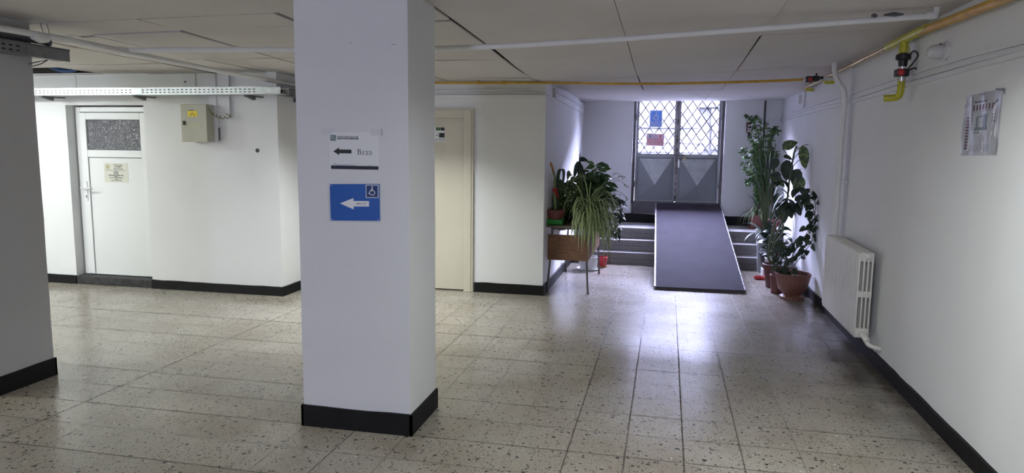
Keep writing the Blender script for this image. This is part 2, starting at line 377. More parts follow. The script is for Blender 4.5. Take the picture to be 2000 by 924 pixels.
def panel(x0, x1, y0, y1, g=.004):
    nx = max(1, int((x1 - x0) / .5)); ny = max(1, int((y1 - y0) / .4))
    sag = rc.uniform(-.004, .004); tw = rc.uniform(-.004, .004); ty = rc.uniform(-.004, .004)
    a0, a1, b0, b1 = x0 + g * rc.uniform(.3, 1.3), x1 - g * rc.uniform(.3, 1.3), y0 + g * rc.uniform(.3, 1.5), y1 - g * rc.uniform(.3, 1.5)
    lo = []; hi = []
    for j in range(ny + 1):
        for i in range(nx + 1):
            x = a0 + (a1 - a0) * i / nx; y = b0 + (b1 - b0) * j / ny
            z = zc(x, y) + sag + tw * (2 * i / nx - 1) + ty * (2 * j / ny - 1)
            lo.append(bm.verts.new((x, y, z))); hi.append(bm.verts.new((x, y, z + .012)))
    W_ = nx + 1
    for j in range(ny):
        for i in range(nx):
            a = j * W_ + i; bm.faces.new((lo[a], lo[a + W_], lo[a + W_ + 1], lo[a + 1])); bm.faces.new((hi[a], hi[a + 1], hi[a + W_ + 1], hi[a + W_]))
    for i in range(nx):
        bm.faces.new((lo[i], lo[i + 1], hi[i + 1], hi[i])); a = ny * W_ + i; bm.faces.new((lo[a + 1], lo[a], hi[a], hi[a + 1]))
    for j in range(ny):
        a = j * W_; bm.faces.new((lo[a + W_], lo[a], hi[a], hi[a + W_])); a = j * W_ + nx; bm.faces.new((lo[a], lo[a + W_], hi[a + W_], hi[a]))
# near part: broad smooth boards
for x0, x1 in ((-9, -6.6), (-6.6, -4.07), (-4.07, -1.33), (-1.33, -.31), (-.31, .6), (.6, XR)):
    far = 3.97 if x1 <= -1.3 else 5.26
    ys = [YF, -1.8, 1.2, far]
    for a, b in zip(ys, ys[1:]): panel(x0, x1, a, b, .002)
def column(x0, x1, ys, g=.009):
    for a, b in zip(ys, ys[1:]): panel(x0, x1, a, b, g)
column(-9, -7.0, [3.97, 5.9, YW]); column(-7.0, -5.95, [3.97, 4.9, 6.12]); panel(-7.0, -5.95, 6.585, YW, .002)
column(-5.95, -5.35, [3.97, 4.9, 5.88, YW]); column(-5.35, -4.6, [3.97, 4.9, 5.88, YW]); column(-4.6, -4.17, [3.97, 5.2, YW])
column(-4.17, -4.0, [3.97, 4.45, 5.6, YW], .012)
column(-4.0, -3.28, [3.97, 4.40, 5.60, YB], .012); column(-3.28, -2.33, [3.97, 4.36, 5.59, 6.55, YB], .012); column(-2.33, -1.34, [3.97, 4.36, 5.85, 7.1, YB], .012)
column(-1.32, -.31, [5.26, 7.1, 8.8], .0065); column(-.31, .6, [5.26, 7.1, 8.8], .0065); column(.6, XR, [5.26, 7.1, 8.8], .0065)
for x0, x1 in ((-1.26, .5), (.5, XR)): panel(x0, x1, 8.8, YK + .05, .003)
struct('ceiling', bm, M['ceil'])
bm = N(); box(bm, XL - .2, XR + .2, YF - .2, YK + .6, 2.75, 2.9); struct('ceiling_slab', bm, M['void'])
# dark battens/backing just above joints so gaps look black
bm = N()
box(bm, XL, -7.0, YF, YW, 2.46, 2.48); box(bm, -5.9, XR, YF, YW, 2.46, 2.48); box(bm, -7.0, -5.9, YF, 6.1, 2.46, 2.48); box(bm, -7.05, -5.9, 6.62, 6.645, 2.325, 2.7); box(bm, XS, XR, YW, YB, 2.46, 2.48); box(bm, XC, XR, YB, YK + .3, 2.46, 2.48)
struct('ceiling_backing', bm, M['void'])

bm = N(); box(bm, XR, XR + .2, YF, YK + .3, 0, TOP); struct('wall_right', bm, M['wall'])
# front wall (behind the camera) with a wide window opening
bm = N(); wx0, wx1, wz0, wz1 = -2.2, -1.6, 1.5, 1.85
box(bm, XL, wx0, YF - .2, YF, 0, TOP); box(bm, wx1, XR, YF - .2, YF, 0, TOP); box(bm, wx0, wx1, YF - .2, YF, 0, wz0); box(bm, wx0, wx1, YF - .2, YF, wz1, TOP)
struct('wall_front', bm, M['wall'])
bm = N()
for x in (wx0, -1.92, wx1 - .05): box(bm, x, x + .05, YF - .12, YF - .06, wz0, wz1)
box(bm, wx0, wx1, YF - .12, YF - .06, wz0, wz0 + .05); box(bm, wx0, wx1, YF - .12, YF - .06, wz1 - .05, wz1)
struct('window_1', bm, M['pvc'])
bm = N(); box(bm, XL - .2, XL, YF, YW + .3, 0, TOP); struct('wall_far_left', bm, M['wall'])
# left wall, door recess x -6.44..-5.47
DX0, DX1, DZ1 = -6.45, -5.47, 1.985
bm = N(); box(bm, XL, DX0, YW, YW + .3, 0, TOP); box(bm, DX1, XS, YW, YW + .3, 0, TOP); box(bm, DX0, DX1, YW, YW + .3, DZ1, TOP); box(bm, DX0, DX1, YW + .24, YW + .3, 0, DZ1)
box(bm, XS - .3, XS, YW + .3, YB, 0, TOP)
struct('wall_left', bm, M['wall'])
bm = N(); box(bm, XS - .3, -3.0, YB, YB + .15, 0, TOP); box(bm, -2.06, XC, YB, YB + .15, 0, TOP); box(bm, -3.0, -2.06, YB, YB + .15, 1.96, TOP); box(bm, -3.0, -2.06, YB + .1, YB + .15, 0, 1.96)
box(bm, XC - .15, XC, YB + .15, YK + .3, 0, TOP)
struct('wall_centre', bm, M['wall'])
# back wall with door opening
BX0, BX1 = -.52, .81
bm = N(); box(bm, XC - .15, BX0, YK, YK + .12, 0, TOP); box(bm, BX1, XR, YK, YK + .12, 0, TOP); box(bm, BX0, BX1, YK, YK + .12, 0, .59); box(bm, BX0, BX1, YK, YK + .12, 2.30, TOP)
box(bm, BX0, BX1, YK + .10, YK + .14, .59, .76)
struct('wall_back', bm, M['wall'])

# skirtings with slightly ragged tops
def skirt(bm, p0, p1, n, h, th=.018, z0=0, jag=.003):
    p0 = Vector((*p0, 0)); p1 = Vector((*p1, 0)); nn = Vector((*n, 0)); L = (p1 - p0).length; k = max(2, int(L / .12))
    A = []; 
    for i in range(k + 1):
        p = p0.lerp(p1, i / k); hh = z0 + h + rc.uniform(-jag, jag)
        A.append([bm.verts.new(q) for q in (p + V((0, 0, z0)), p + V((0, 0, hh)), p + nn * th + V((0, 0, hh - .002)), p + nn * th + V((0, 0, z0)))])
    for a, b in zip(A, A[1:]):
        for i in range(4): bm.faces.new((a[i], a[(i + 1) % 4], b[(i + 1) % 4], b[i]))
    bm.faces.new(A[0]); bm.faces.new(A[-1][::-1])
bm = N(); skirt(bm, (XR, YF), (XR, 9.75), (-1, 0), .098); struct('baseboard_right', bm, M['black'])
bm = N(); skirt(bm, (XL, YW), (DX0, YW), (0, -1), .094); skirt(bm, (DX1, YW), (XS + .018, YW), (0, -1), .097); skirt(bm, (XS, YW), (XS, YB), (1, 0), .097); struct('baseboard_left', bm, M['black'])
bm = N(); skirt(bm, (XS, YB), (-3.05, YB), (0, -1), .1); skirt(bm, (-2.02, YB), (XC + .018, YB), (0, -1), .108); struct('baseboard_centre', bm, M['black'])
bm = N(); skirt(bm, (XC, YB), (XC, 9.75), (1, 0), .108); struct('baseboard_corridor', bm, M['black'])
bm = N(); skirt(bm, (XC, YK), (BX1 + .0, YK), (0, -1), .13, z0=.465, jag=.006); skirt(bm, (BX1, YK), (XR, YK), (0, -1), .135, z0=.465); struct('baseboard_back', bm, M['black'])

# ------------------------------------------------------------------ pillars
def pillar(name, label, x0, x1, y0, y1, m='pillar'):
    r = thing(name, label, 'pillar', ((x0 + x1) / 2, (y0 + y1) / 2, 0))
    bm = N()
    n = 14; rj = random.Random(3)
    # shaft with faintly worn arrises
    rings = []
    for i in range(n + 1):
        z = 2.5 * i / n; j = lambda: rj.uniform(-.0015, .0015)
        rings.append([bm.verts.new((x0 + .012 + j(), y0 + .012 + j(), z)), bm.verts.new((x1 - .012 + j(), y0 + .012 + j(), z)), bm.verts.new((x1 - .012 + j(), y1 - .012 + j(), z)), bm.verts.new((x0 + .012 + j(), y1 - .012 + j(), z))])
    for a, b in zip(rings, rings[1:]):
        for k in range(4): bm.faces.new((a[k], a[(k + 1) % 4], b[(k + 1) % 4], b[k]))
    obj('shaft', bm, M[m], r)
    bm = N()
    skirt(bm, (x0, y0 + .014), (x1, y0 + .014), (0, -1), .122, .014); skirt(bm, (x1 - .014, y0), (x1 - .014, y1), (1, 0), .122, .014)
    skirt(bm, (x0, y1 - .014), (x1, y1 - .014), (0, 1), .122, .014); skirt(bm, (x0 + .014, y0), (x0 + .014, y1), (-1, 0), .122, .014)
    obj('baseboard', bm, M['black'], r)
    return r
pil = pillar('pillar', 'big square white pillar in the middle carrying two arrow signs', -1.983, -1.318, 3.54, 4.0)
lcol = pillar('pillar', 'shaded white pillar cut off by the left edge of the picture', -4.72, -4.045, 3.5, 3.955, 'pillarshade')
# scuffs / chips of plaster on the pillar face
bm = N(); fp = Fr((0, 3.552, 0), (1, 0, 0))
for px, py, w in ((685, 83, .018), (768, 86, .03)):
    p = ony(px, py, 3.552); fstroke(bm, fp, [(p.x - w / 2, p.z), (p.x, p.z - .002), (p.x + w / 2, p.z - .004)], [.001, .004, .005], .0003, .0008)
obj('scuff', bm, mat('plaster_scuff', (.42, .42, .42), .9), pil)

# ------------------------------------------------------------------ doors
# door 1 : white pvc door in the left wall recess
d = sroot('door_1', (-5.96, YW + .12, .09))
fd = Fr((0, YW + .11, 0), (1, 0, 0))       # front face of the frame; +c towards viewer
x0, x1, z0, z1 = DX0 + .015, DX1, .10, 1.97
bm = N(); t = .055
frect(bm, fd, x0, x0 + t, z0, z1, -.06, 0, bev=.004); frect(bm, fd, x1 - t, x1, z0, z1, -.06, 0, bev=.004); frect(bm, fd, x0 + t, x1 - t, z1 - t, z1, -.06, 0, bev=.004)
obj('door_frame', bm, M['pvc'], d)
a0, a1, b0, b1 = x0 + t + .008, x1 - t - .008, z0 + .004, z1 - t - .008
bm = N(); frect(bm, fd, x0 + t - .002, x1 - t + .002, z0, z1 - t + .002, -.055, -.02); obj('door_gap', bm, M['seal'], d)
bm = N(); s = .075; mz0, mz1 = 1.42, 1.50
for q in ((a0, a0 + s, b0, b1), (a1 - s, a1, b0, b1), (a0 + s, a1 - s, b1 - s, b1), (a0 + s, a1 - s, mz0, mz1), (a0 + s, a1 - s, b0, b0 + .004)):
    frect(bm, fd, *q, -.05, .012, bev=.004)
leaf = obj('door_leaf', bm, M['pvc'], d)
bm = N()
for q in ((a0 + s, a1 - s, b0, mz0), (a0 + s, a1 - s, mz1, b1 - s)): frect(bm, fd, *q, -.03, -.008)
obj('seal', bm, M['seal'], leaf)
bm = N(); frect(bm, fd, a0 + s + .006, a1 - s - .006, b0 + .006, mz0 - .007, -.03, -.002); obj('door_panel', bm, M['panelwhite'], d)
bm = N(); frect(bm, fd, a0 + s + .006, a1 - s - .006, mz1 + .006, b1 - s - .006, -.03, -.004); obj('glass_pane', bm, M['obscure'], d)
bm = N(); hx = a0 + .036
frect(bm, fd, hx - .014, hx + .014, .93, 1.15, .012, .022, bev=.003); hd = obj('handle_plate', bm, M['pvc'], d)
bm = N(); tube(bm, [fd.pt(hx, 1.075, .02), fd.pt(hx, 1.075, .055), fd.pt(hx + .02, 1.075, .06), fd.pt(hx + .115, 1.073, .058)], .009, 10); tube(bm, [fd.pt(hx - .045, 1.076, .052), fd.pt(hx, 1.076, .058)], .009, 10); obj('handle', bm, M['pvc'], hd)
bm = N(); fdisc(bm, fd, hx, .985, .008, .022, .0235); frect(bm, fd, hx - .003, hx + .003, .962, .985, .022, .0235); obj('keyhole', bm, M['blk'], hd)
# sill below door
bm = N(); box(bm, DX0 - .0, DX1 + .0, YW + .03, YW + .24, 0, .095, bev=.006); box(bm, DX0, DX1, YW - .005, YW + .03, 0, .088, bev=.004)
struct('trim_1', bm, mat('dirty_black_sill', (.05, .05, .05), .55, col2=(.013, .013, .013), vscale=12))
# plate on door 1
p0 = ony(205, 356, YW + .11); p1 = ony(249, 319, YW + .11)
f1 = Fr((p0.x, YW + .11 + .002, p0.z), (1, 0, 0)); w = p1.x - p0.x; h = p1.z - p0.z
r = thing('notice_plate', 'small cream notice with round crest stuck on the white plastic door', 'notice', f1.pt(w / 2, 0, .001))
bm = N(); frect(bm, f1, 0, w, 0, h, 0, .0025); obj('plate', bm, M['papergrey'], r)
bm = N(); fring(bm, f1, w * .16, h * .80, h * .12, h * .14, .0025, .003); fdisc(bm, f1, w * .16, h * .78, h * .06, .0025, .003); frect(bm, f1, w * .08, w * .24, h * .84, h * .865, .0025, .003); obj('crest', bm, M['gold'], r)
text('FACULTATEA', f1, w * .6, h * .875, .019, M['ink'], r, align='CENTER', c=.003, bold=.0004)
text('DE DREPT', f1, w * .6, h * .78, .020, M['navy'], r, align='CENTER', c=.003, bold=.0008)
text('Scoala Doctorala', f1, w * .6, h * .68, .017, M['navy'], r, align='CENTER', c=.003, bold=.0005)
bm = N(); frect(bm, f1, w * .04, w * .92, h * .615, h * .63, .0025, .003); frect(bm, f1, w * .12, w * .88, h * .335, h * .343, .0025, .003); obj('rule', bm, M['ink'], r)
for k, (q, ww) in enumerate((('Secretariat', .5), ('DREPT PENAL', .5), ('Contabilitate', .5), ('DEPARTAMENTUL DE DREPT PRIVAT', .5), ('Bibliotecă', .5), ('SALA DE LECTURĂ ŞI ÎMPRUMUT', .5), ('Program', .5), ('Sala de curs pentru masterat', .5))):
    text(q, f1, w * .5, h * (.555 - .066 * k), .0115, M['navy' if k % 2 else 'ink'], r, align='CENTER', c=.003, bold=.0006)

# door 2 : beige door
d = sroot('door_2', (-2.5, YB, 0)); f2 = Fr((0, YB, 0), (1, 0, 0))
bx0, bx1, bz = -3.04, -2.03, 1.99
bm = N()
for (i, (o, c)) in enumerate(((0, .03), (.022, .038), (.035, .028))):
    w = .105 - o
    frect(bm, f2, bx1 - .105, bx1 - o, 0.0, bz - o, 0, c, bev=.004); frect(bm, f2, bx0 + o, bx0 + .105, 0.0, bz - o, 0, c, bev=.004); frect(bm, f2, bx0 + .105, bx1 - .105, bz - .105, bz - o, 0, c, bev=.004)
obj('door_frame', bm, M['beige'], d)
bm = N(); frect(bm, f2, bx0 + .10, bx1 - .10, .012, bz - .10, -.045, -.004, bev=.003); obj('door_leaf', bm, M['beige'], d)
bm = N(); tube(bm, [f2.pt(bx0 + .17, 1.05, -.004), f2.pt(bx0 + .17, 1.05, .05), f2.pt(bx0 + .28, 1.05, .05)], .009); frect(bm, f2, bx0 + .15, bx0 + .19, .93, 1.12, -.004, .004); obj('handle', bm, M['steel'], d)
# sticker on door 2
pa = ony(868.5, 276.5, YB); pb = ony(868.5, 248.5, YB); w = .30; h = pb.z - pa.z
f = Fr((pa.x - w, YB + .003, pa.z), (1, 0, 0))
r = thing('door_sticker', 'white sticker with dark square pictures on the beige door', 'sticker', f.pt(w / 2, 0))
bm = N(); frect(bm, f, 0, w, 0, h, 0, .0018); obj('sheet', bm, M['paper'], r)
bm = N(); frect(bm, f, w - .045, w - .002, h - .036, h - .003, .0018, .0024); frect(bm, f, w - .064, w - .003, .042, .092, .0018, .0024); obj('picture', bm, M['ink'], r)
bm = N(); frect(bm, f, w - .10, w - .047, h - .036, h - .003, .0018, .0024); obj('green_picture', bm, mat('print_green', (.06, .13, .05), .5), r)
text('microbiol', f, w - .004, .012, .034, M['ink'], r, align='RIGHT', c=.0022)
text('LAB', f, w - .07, .062, .016, M['ink'], r, align='RIGHT', c=.0022, bold=.0006); text('114', f, w - .07, .088, .016, M['ink'], r, align='RIGHT', c=.0022, bold=.0004)

# door 3 : grey metal double door with glazed lattice tops
YD = 10.97
d = sroot('door_3', (.14, YD, .76)); f3 = Fr((0, YD, 0), (1, 0, 0))
zb, zm, zt = .785, 1.495, 2.32
bm = N(); frect(bm, f3, BX0, BX0 + .045, .76, zt, -.05, .03, bev=.003); frect(bm, f3, BX1 - .05, BX1 - .005, .76, zt, -.05, .03, bev=.003); frect(bm, f3, BX0, BX1, .745, .785, -.05, .035, bev=.003); obj('door_frame', bm, M['doordark'], d)
leaves = []
for (lx0, lx1) in ((BX0 + .048, .128), (.142, BX1 - .053)):
    bm = N(); st = .028
    frect(bm, f3, lx0, lx0 + st, zb, zt, -.035, .01, bev=.002); frect(bm, f3, lx1 - st, lx1, zb, zt, -.035, .01, bev=.002)
    frect(bm, f3, lx0 + st, lx1 - st, zm - .045, zm, -.035, .01, bev=.002); frect(bm, f3, lx0 + st, lx1 - st, zb, zb + .02, -.035, .01, bev=.002); frect(bm, f3, lx0 + st, lx1 - st, zt - .03, zt, -.035, .01, bev=.002)
    lf = obj('door_leaf', bm, M['doorgrey'], d); leaves.append(lf)
    # cross-broken sheet panel
    bm = N(); a0, a1, b0, b1 = lx0 + st, lx1 - st, zb + .02, zm - .045; cx = (a0 + a1) / 2; cz = 1.035
    base = [f3.pt(a0, b0, -.012), f3.pt(a1, b0, -.012), f3.pt(a1, b1, -.012), f3.pt(a0, b1, -.012)]
    vb = [bm.verts.new(q) for q in base]; ap = bm.verts.new(f3.pt(cx, cz, .012))
    tl = bm.verts.new(f3.pt(a0 + .03, b1 - .02, -.008)); tr = bm.verts.new(f3.pt(a1 - .03, b1 - .02, -.008))
    bm.faces.new((tl, tr, ap)[::-1]).material_index = 1; bm.faces.new((vb[0], vb[1], ap)); bm.faces.new((vb[1], vb[2], tr, ap)); bm.faces.new((vb[3], vb[0], ap, tl)); bm.faces.new((vb[2], vb[3], tl, tr))
    obj('sheet_panel', bm, [M['doorshade'], M['doortri']], lf)
    bm = N(); frect(bm, f3, a0, a1, zm, zt - .03, -.022, -.018); obj('glass_pane', bm, M['glass'], lf)
    bm = N(); frect(bm, f3, a0, a0 + .008, zm, zt - .03, -.018, .004); frect(bm, f3, a1 - .008, a1, zm, zt - .03, -.018, .004); frect(bm, f3, a0, a1, zm, zm + .008, -.018, .004); obj('glazing_bead', bm, M['rail'], lf)
    bm = N(); px_, pz_ = .1385, .197; g0, g1, h0, h1 = a0, a1, zm, zt - .03; sl = pz_ / px_
    for sgn in (1, -1):
        k = -12
        while k < 24:
            # line z = h0 + sgn*sl*(x - (g0 + k*px_))
            xs0 = g0 + k * px_ + .03; pts = []
            xa, xb = g0, g1
            za, zb_ = h0 + sgn * sl * (xa - xs0), h0 + sgn * sl * (xb - xs0)
            # clip to z-range
            def atz(z): return xs0 + sgn * (z - h0) / sl
            lo, hi = sorted((atz(h0), atz(h1))); xa, xb = max(g0, lo), min(g1, hi)
            if xb - xa > .01: tube(bm, [f3.pt(xa, h0 + sgn * sl * (xa - xs0), -.008 + .003 * sgn), f3.pt(xb, h0 + sgn * sl * (xb - xs0), -.008 + .003 * sgn)], .0074, 6)
            k += 1
    obj('lattice', bm, M['rail'], lf, True)
bm = N(); frect(bm, f3, .118, .152, zb + .005, zt, .008, .026, bev=.003); obj('meeting_stile', bm, mat('worn_stile', (.30, .28, .28), .5, .2, col2=(.05, .04, .035), vscale=14), leaves[1])
bm = N(); frect(bm, f3, .10, .27, 1.475, 1.495, .012, .024); obj('hasp', bm, M['doordark'], leaves[1])
bm = N(); frect(bm, f3, .235, .268, 1.41, 1.45, .018, .036, bev=.004); tube(bm, sweep([f3.pt(.24, 1.45, .027), f3.pt(.24, 1.48, .027), f3.pt(.252, 1.495, .027), f3.pt(.263, 1.48, .027), f3.pt(.263, 1.45, .027)], 4), .004, 6); obj('padlock', bm, mat('brass_lock', (.5, .42, .25), .3, .9), leaves[1])
bm = N(); frect(bm, f3, .16, .182, 1.30, 1.42, .01, .016); tube(bm, [f3.pt(.171, 1.40, .016), f3.pt(.171, 1.40, .05), f3.pt(.24, 1.385, .052)], .006, 8); obj('handle', bm, M['steel'], leaves[1])
for (lx, z, l) in ((BX0 + .045, 1.0, 0), (BX0 + .045, 2.0, 0), (BX1 - .052, 1.0, 1), (BX1 - .052, 2.0, 1)):
    bm = N(); tube(bm, [f3.pt(lx, z, .018), f3.pt(lx, z + .09, .018)], .008, 8); obj('hinge', bm, M['doordark'], leaves[l])
# reveals are wall; bright white painted architrave edges inside opening
bm = N(); box(bm, BX1 - .004, BX1 + .0, YK, YK + .05, .6, 2.3); box(bm, BX0, BX0 + .004, YK, YK + .05, .6, 2.3); struct('trim_2', bm, M['whitepaint'])
# threshold blocks below the door, left of the ramp
bm = N(); box(bm, BX0 + .004, BX1 - .004, YK + .004, YK + .10, .592, .60, bev=.002); struct('trim_3', bm, mat('dusty_threshold', (.35, .33, .33), .8))
bm = N(); box(bm, BX0 + .03, BX1 - .01, YK + .07, YK + .10, .60, .745); struct('trim_4', bm, M['doordark'])

# signs on door 3
def wheelchair(bm, f, cx, cz, s, c0, c1):
    """white wheelchair symbol, s = overall height, centred"""
    u = lambda a, b: (cx + a * s, cz + b * s)
    fdisc(bm, f, *u(-.02, .42), .075 * s, c0, c1, 16)
    fstroke(bm, f, [u(-.02, .33), u(.0, .0)], .11 * s, c0, c1); fstroke(bm, f, [u(-.02, .17), u(.19, .14)], .06 * s, c0, c1)
    fstroke(bm, f, [u(-.03, .02), u(.22, .0), u(.33, -.30), u(.42, -.26)], .075 * s, c0, c1)
    fring(bm, f, *u(-.02, -.17), .225 * s, .295 * s, c0, c1, PI * .60, PI * 1.90, 22)
def mirror(f): return Fr(f.o, f.u, f.v)
p0 = ony(1268.5, 248.5, YD); p1 = ony(1294, 215.5, YD); w = p1.x - p0.x; h = p1.z - p0.z; f = Fr((p0.x, YD - .012, p0.z), (1, 0, 0))
r = thing('access_sign', 'blue and white wheelchair sign behind the lattice of the grey door', 'sign', f.pt(w / 2, 0))
bm = N(); frect(bm, f, 0, w, 0, h, 0, .003); obj('backing', bm, mat('sign_pale_blue', (.62, .70, .95), .4), r)
bm = N(); frect(bm, f, .012, w - .012, .085, h - .012, .003, .004); frect(bm, f, .012, w - .012, .045, .076, .003, .004); frect(bm, f, .012, w - .012, .012, .04, .003, .004); obj('blue_field', bm, mat('sign_glare_blue', (.12, .30, .85), .35), r)  # blue lightened: glare from behind the sign is put into the colour
bm = N()
class Mf(Fr):
    def __init__(s, f, ax): s.f = f; s.ax = ax
    def pt(s, a, b, c=0): return s.f.pt(2 * s.ax - a, b, c)
wheelchair(bm, Mf(f, w / 2), w / 2, (h + .07) / 2, .13, .004, .005); obj('wheelchair_symbol', bm, M['signw'], r)
text('PERSOANE CU', f, w / 2, .052, .0215, M['signw'], r, align='CENTER', c=.0045, bold=.0006); text('DIZABILITATI', f, w / 2, .018, .0215, M['signw'], r, align='CENTER', c=.0045, bold=.0006)
p0 = ony(1262, 284, YD); p1 = ony(1297, 261, YD); w = p1.x - p0.x; h = p1.z - p0.z; f = Fr((p0.x, YD - .012, p0.z), (1, 0, -.03), (0.03, 0, 1))
r = thing('warning_sign', 'red and white warning sign below the blue wheelchair sign on the door', 'sign', f.pt(w / 2, 0))
bm = N(); frect(bm, f, 0, w, 0, h, 0, .003); obj('backing', bm, M['pink'], r)
bm = N(); frect(bm, f, .014, w - .014, .012, h * .55, .003, .004); frect(bm, f, w * .72, w * .84, h * .62, h * .92, .003, .004); obj('red_field', bm, mat('sign_glare_red', (.78, .26, .32), .4), r)  # red paled by the door glare, which is put into its colour
bm = N(); frect(bm, f, w * .14, w * .28, h * .62, h * .92, .003, .004); tri = [(w * .38, h * .62), (w * .62, h * .62), (w * .5, h * .93)]
for a, b in zip(tri, tri[1:] + tri[:1]): fstroke(bm, f, [a, b], .004, .003, .004)
frect(bm, f, w * .495, w * .505, h * .68, h * .8, .003, .004); obj('pictogram', bm, mat('print_slate', (.22, .32, .42), .5), r)
text('NU BLOCAŢI', f, w / 2, h * .34, .034, M['signw'], r, align='CENTER', c=.0045, bold=.0008); text('ÎNCHIDEŢI UŞA', f, w / 2, h * .13, .034, M['signw'], r, align='CENTER', c=.0045, bold=.0008)

# ------------------------------------------------------------------ steps and ramp
r = thing('steps', 'three low dark terrazzo steps up to the grey metal door', 'steps', (.15, 9.76, 0))
zs = [.16, .312, .462]; ysn = [9.76, 9.93, 10.13]
prev = 0
for k in range(3):
    bm = N()
    y1 = YK - .001
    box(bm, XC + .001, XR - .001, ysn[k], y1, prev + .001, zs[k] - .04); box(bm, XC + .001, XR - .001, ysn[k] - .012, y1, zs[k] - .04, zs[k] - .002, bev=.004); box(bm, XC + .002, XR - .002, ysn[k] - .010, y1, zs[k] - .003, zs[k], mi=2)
    frect(bm, Fr((0, ysn[k] - .0005, 0), (1, 0, 0)), XC + .002, XR - .002, prev + .07, prev + .074, 0, .002, mi=1)
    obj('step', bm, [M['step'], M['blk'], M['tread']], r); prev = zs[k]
r = thing('ramp', 'steep access ramp with dark rubber top laid over the steps', 'ramp', (.4, 8.1, 0))
T = [(-.090, 8.08), (.905, 8.10), (.80, 10.88), (-.150, 10.88)]
zr = lambda y: .035 + (y - 8.08) / (10.88 - 8.08) * (.765 - .035)
def slab(bm, P, up, dn):
    vs = [(x, y, zr(y) - dn) for x, y in P] + [(x, y, zr(y) + up) for x, y in P]; hexa(bm, vs)
bm = N(); slab(bm, T, -.006, .034); obj('deck', bm, M['rampside'], r)
bm = N(); slab(bm, [(T[0][0] + .018, T[0][1] - .01), (T[1][0] - .012, T[1][1] - .01), (T[2][0] - .012, T[2][1]), (T[3][0] + .018, T[3][1])], 0, .007); obj('rubber_mat', bm, M['mat_'], r)
bm = N(); slab(bm, [T[0], (T[0][0] + .018, T[0][1]), (T[3][0] + .018, T[3][1]), T[3]], .004, .036); obj('edge_strip', bm, M['rampedge'], r)
bm = N(); slab(bm, [(T[1][0] - .012, T[1][1]), T[1], T[2], (T[2][0] - .012, T[2][1])], .003, .03); obj('edge_strip', bm, M['rampedge'], r)

# ------------------------------------------------------------------ pillar signs
fp = Fr((0, 3.552, 0), (1, 0, 0))
def P2(px, py): q = ony(px, py, 3.552); return q.x, q.z
def signframe(bl, br, tl):
    a = ony(*bl, 3.5515); b = ony(*br, 3.5515); c = ony(*tl, 3.5515); return Fr(a, b - a, c - a), (b - a).length, (c - a).length
f, w, h = signframe((644.5, 331), (741, 333), (642.5, 258))
f.w = V((0, -1, 0)); U = w / 100.0; f.v = f.v * (h / (77.7 * U)); h = 77.7 * U
r = thing('paper_sign', 'white paper sign with black left arrow and B122 taped on pillar', 'sign', f.pt(w / 2, 0))
bm = N(); frect(bm, f, 0, w, 0, h, .0002, .0012); obj('sheet', bm, M['paper'], r)
bm = N(); frect(bm, f, -.045, .03, h - .004, h + .022, .0004, .0009); frect(bm, f, -.05, .012, h - .012, h + .002, .0014, .0018); obj('tape', bm, M['tape'], r); bm = N(); frect(bm, f, w - .045, w + .022, h - .018, h + .022, .0014, .0019); frect(bm, f, w + .014, w + .022, h - .018, h + .022, .0019, .0021, mi=1); obj('tape', bm, [M['tape'], mat('tape_edge', (.45, .45, .45), .3)], r)
U = w / 100.0
bm = N(); c0, c1 = .0012, .0017
ar = [(8, 38), (20, 46), (20, 42), (45, 42), (45, 34), (20, 34), (20, 30)]
fpoly(bm, f, [(a * U, b * U) for a, b in ar], c0, c1); obj('arrow', bm, M['ink'], r)
bm = N()
def st(pts, ws): fstroke(bm, f, [(a * U, (b - 5.6) * U) for a, b in pts], [x * U for x in ws] if isinstance(ws, list) else ws * U, c0, c1)
def arc(cx, cy, rx, ry, t0, t1, n, w0, w1):
    pts = []; ws = []
    for i in range(n + 1):
        t = math.radians(t0 + (t1 - t0) * i / n); pts.append((cx + rx * math.cos(t), cy + ry * math.sin(t))); k = abs(math.cos(t)); ws.append(w0 + (w1 - w0) * k)
    st(pts, ws)
# B
st([(58.6, 37.5), (58.6, 49)], 1.5); st([(56.6, 48.8), (61, 48.8)], .45); st([(56.6, 37.6), (61, 37.6)], .45); arc(60.4, 46.2, 2.5, 2.65, 90, -90, 12, .5, 1.4); arc(60.6, 40.6, 3.2, 3.0, 90, -90, 12, .5, 1.5); st([(59, 43.6), (60.8, 43.6)], .5)
# old-style 1
st([(68.4, 37.6), (68.4, 45)], 1.2); st([(66.4, 37.6), (70.4, 37.6)], .45); st([(66.7, 44.4), (68.4, 45.1)], .5)
for ox in (72.2, 79.6):
    arc(ox + 2.7, 42.6, 2.3, 2.4, 160, -20, 12, .5, 1.3); st([(ox + 4.9, 42.0), (ox + 4.0, 40.2), (ox + .8, 38.0)], [1.3, .9, .5]); st([(ox + .3, 37.9), (ox + 5.4, 37.9)], 1.0); st([(ox + 5.3, 37.7), (ox + 5.6, 39.4)], .5); st([(ox + .5, 42.6), (ox + .8, 43.2)], 1.1)
obj('lettering', bm, M['ink'], r)
bm = N(); frect(bm, f, 3 * U, 14 * U, 60 * U, 72 * U, c0, c1); lg = obj('logo', bm, M['teal'], r)
bm = N(); c2, c3 = c1, c1 + .0004
for pts in ([(4, 73), (5.2, 69.5), (6.2, 72), (7.2, 69.5), (8, 73)], [(9.5, 73), (11, 70.5), (12.6, 73)], [(11, 70.5), (11, 68.8)], [(4.2, 67), (7.8, 67)], [(6, 67), (6, 63)], [(9.6, 67.5), (10.4, 63.4), (11.4, 66.2), (12.3, 63.4), (13, 67.5)], [(4.6, 68.6), (7, 68.6)]):
    fstroke(bm, f, [(a * U, (b - 2) * U) for a, b in pts], .75 * U, c2, c3)
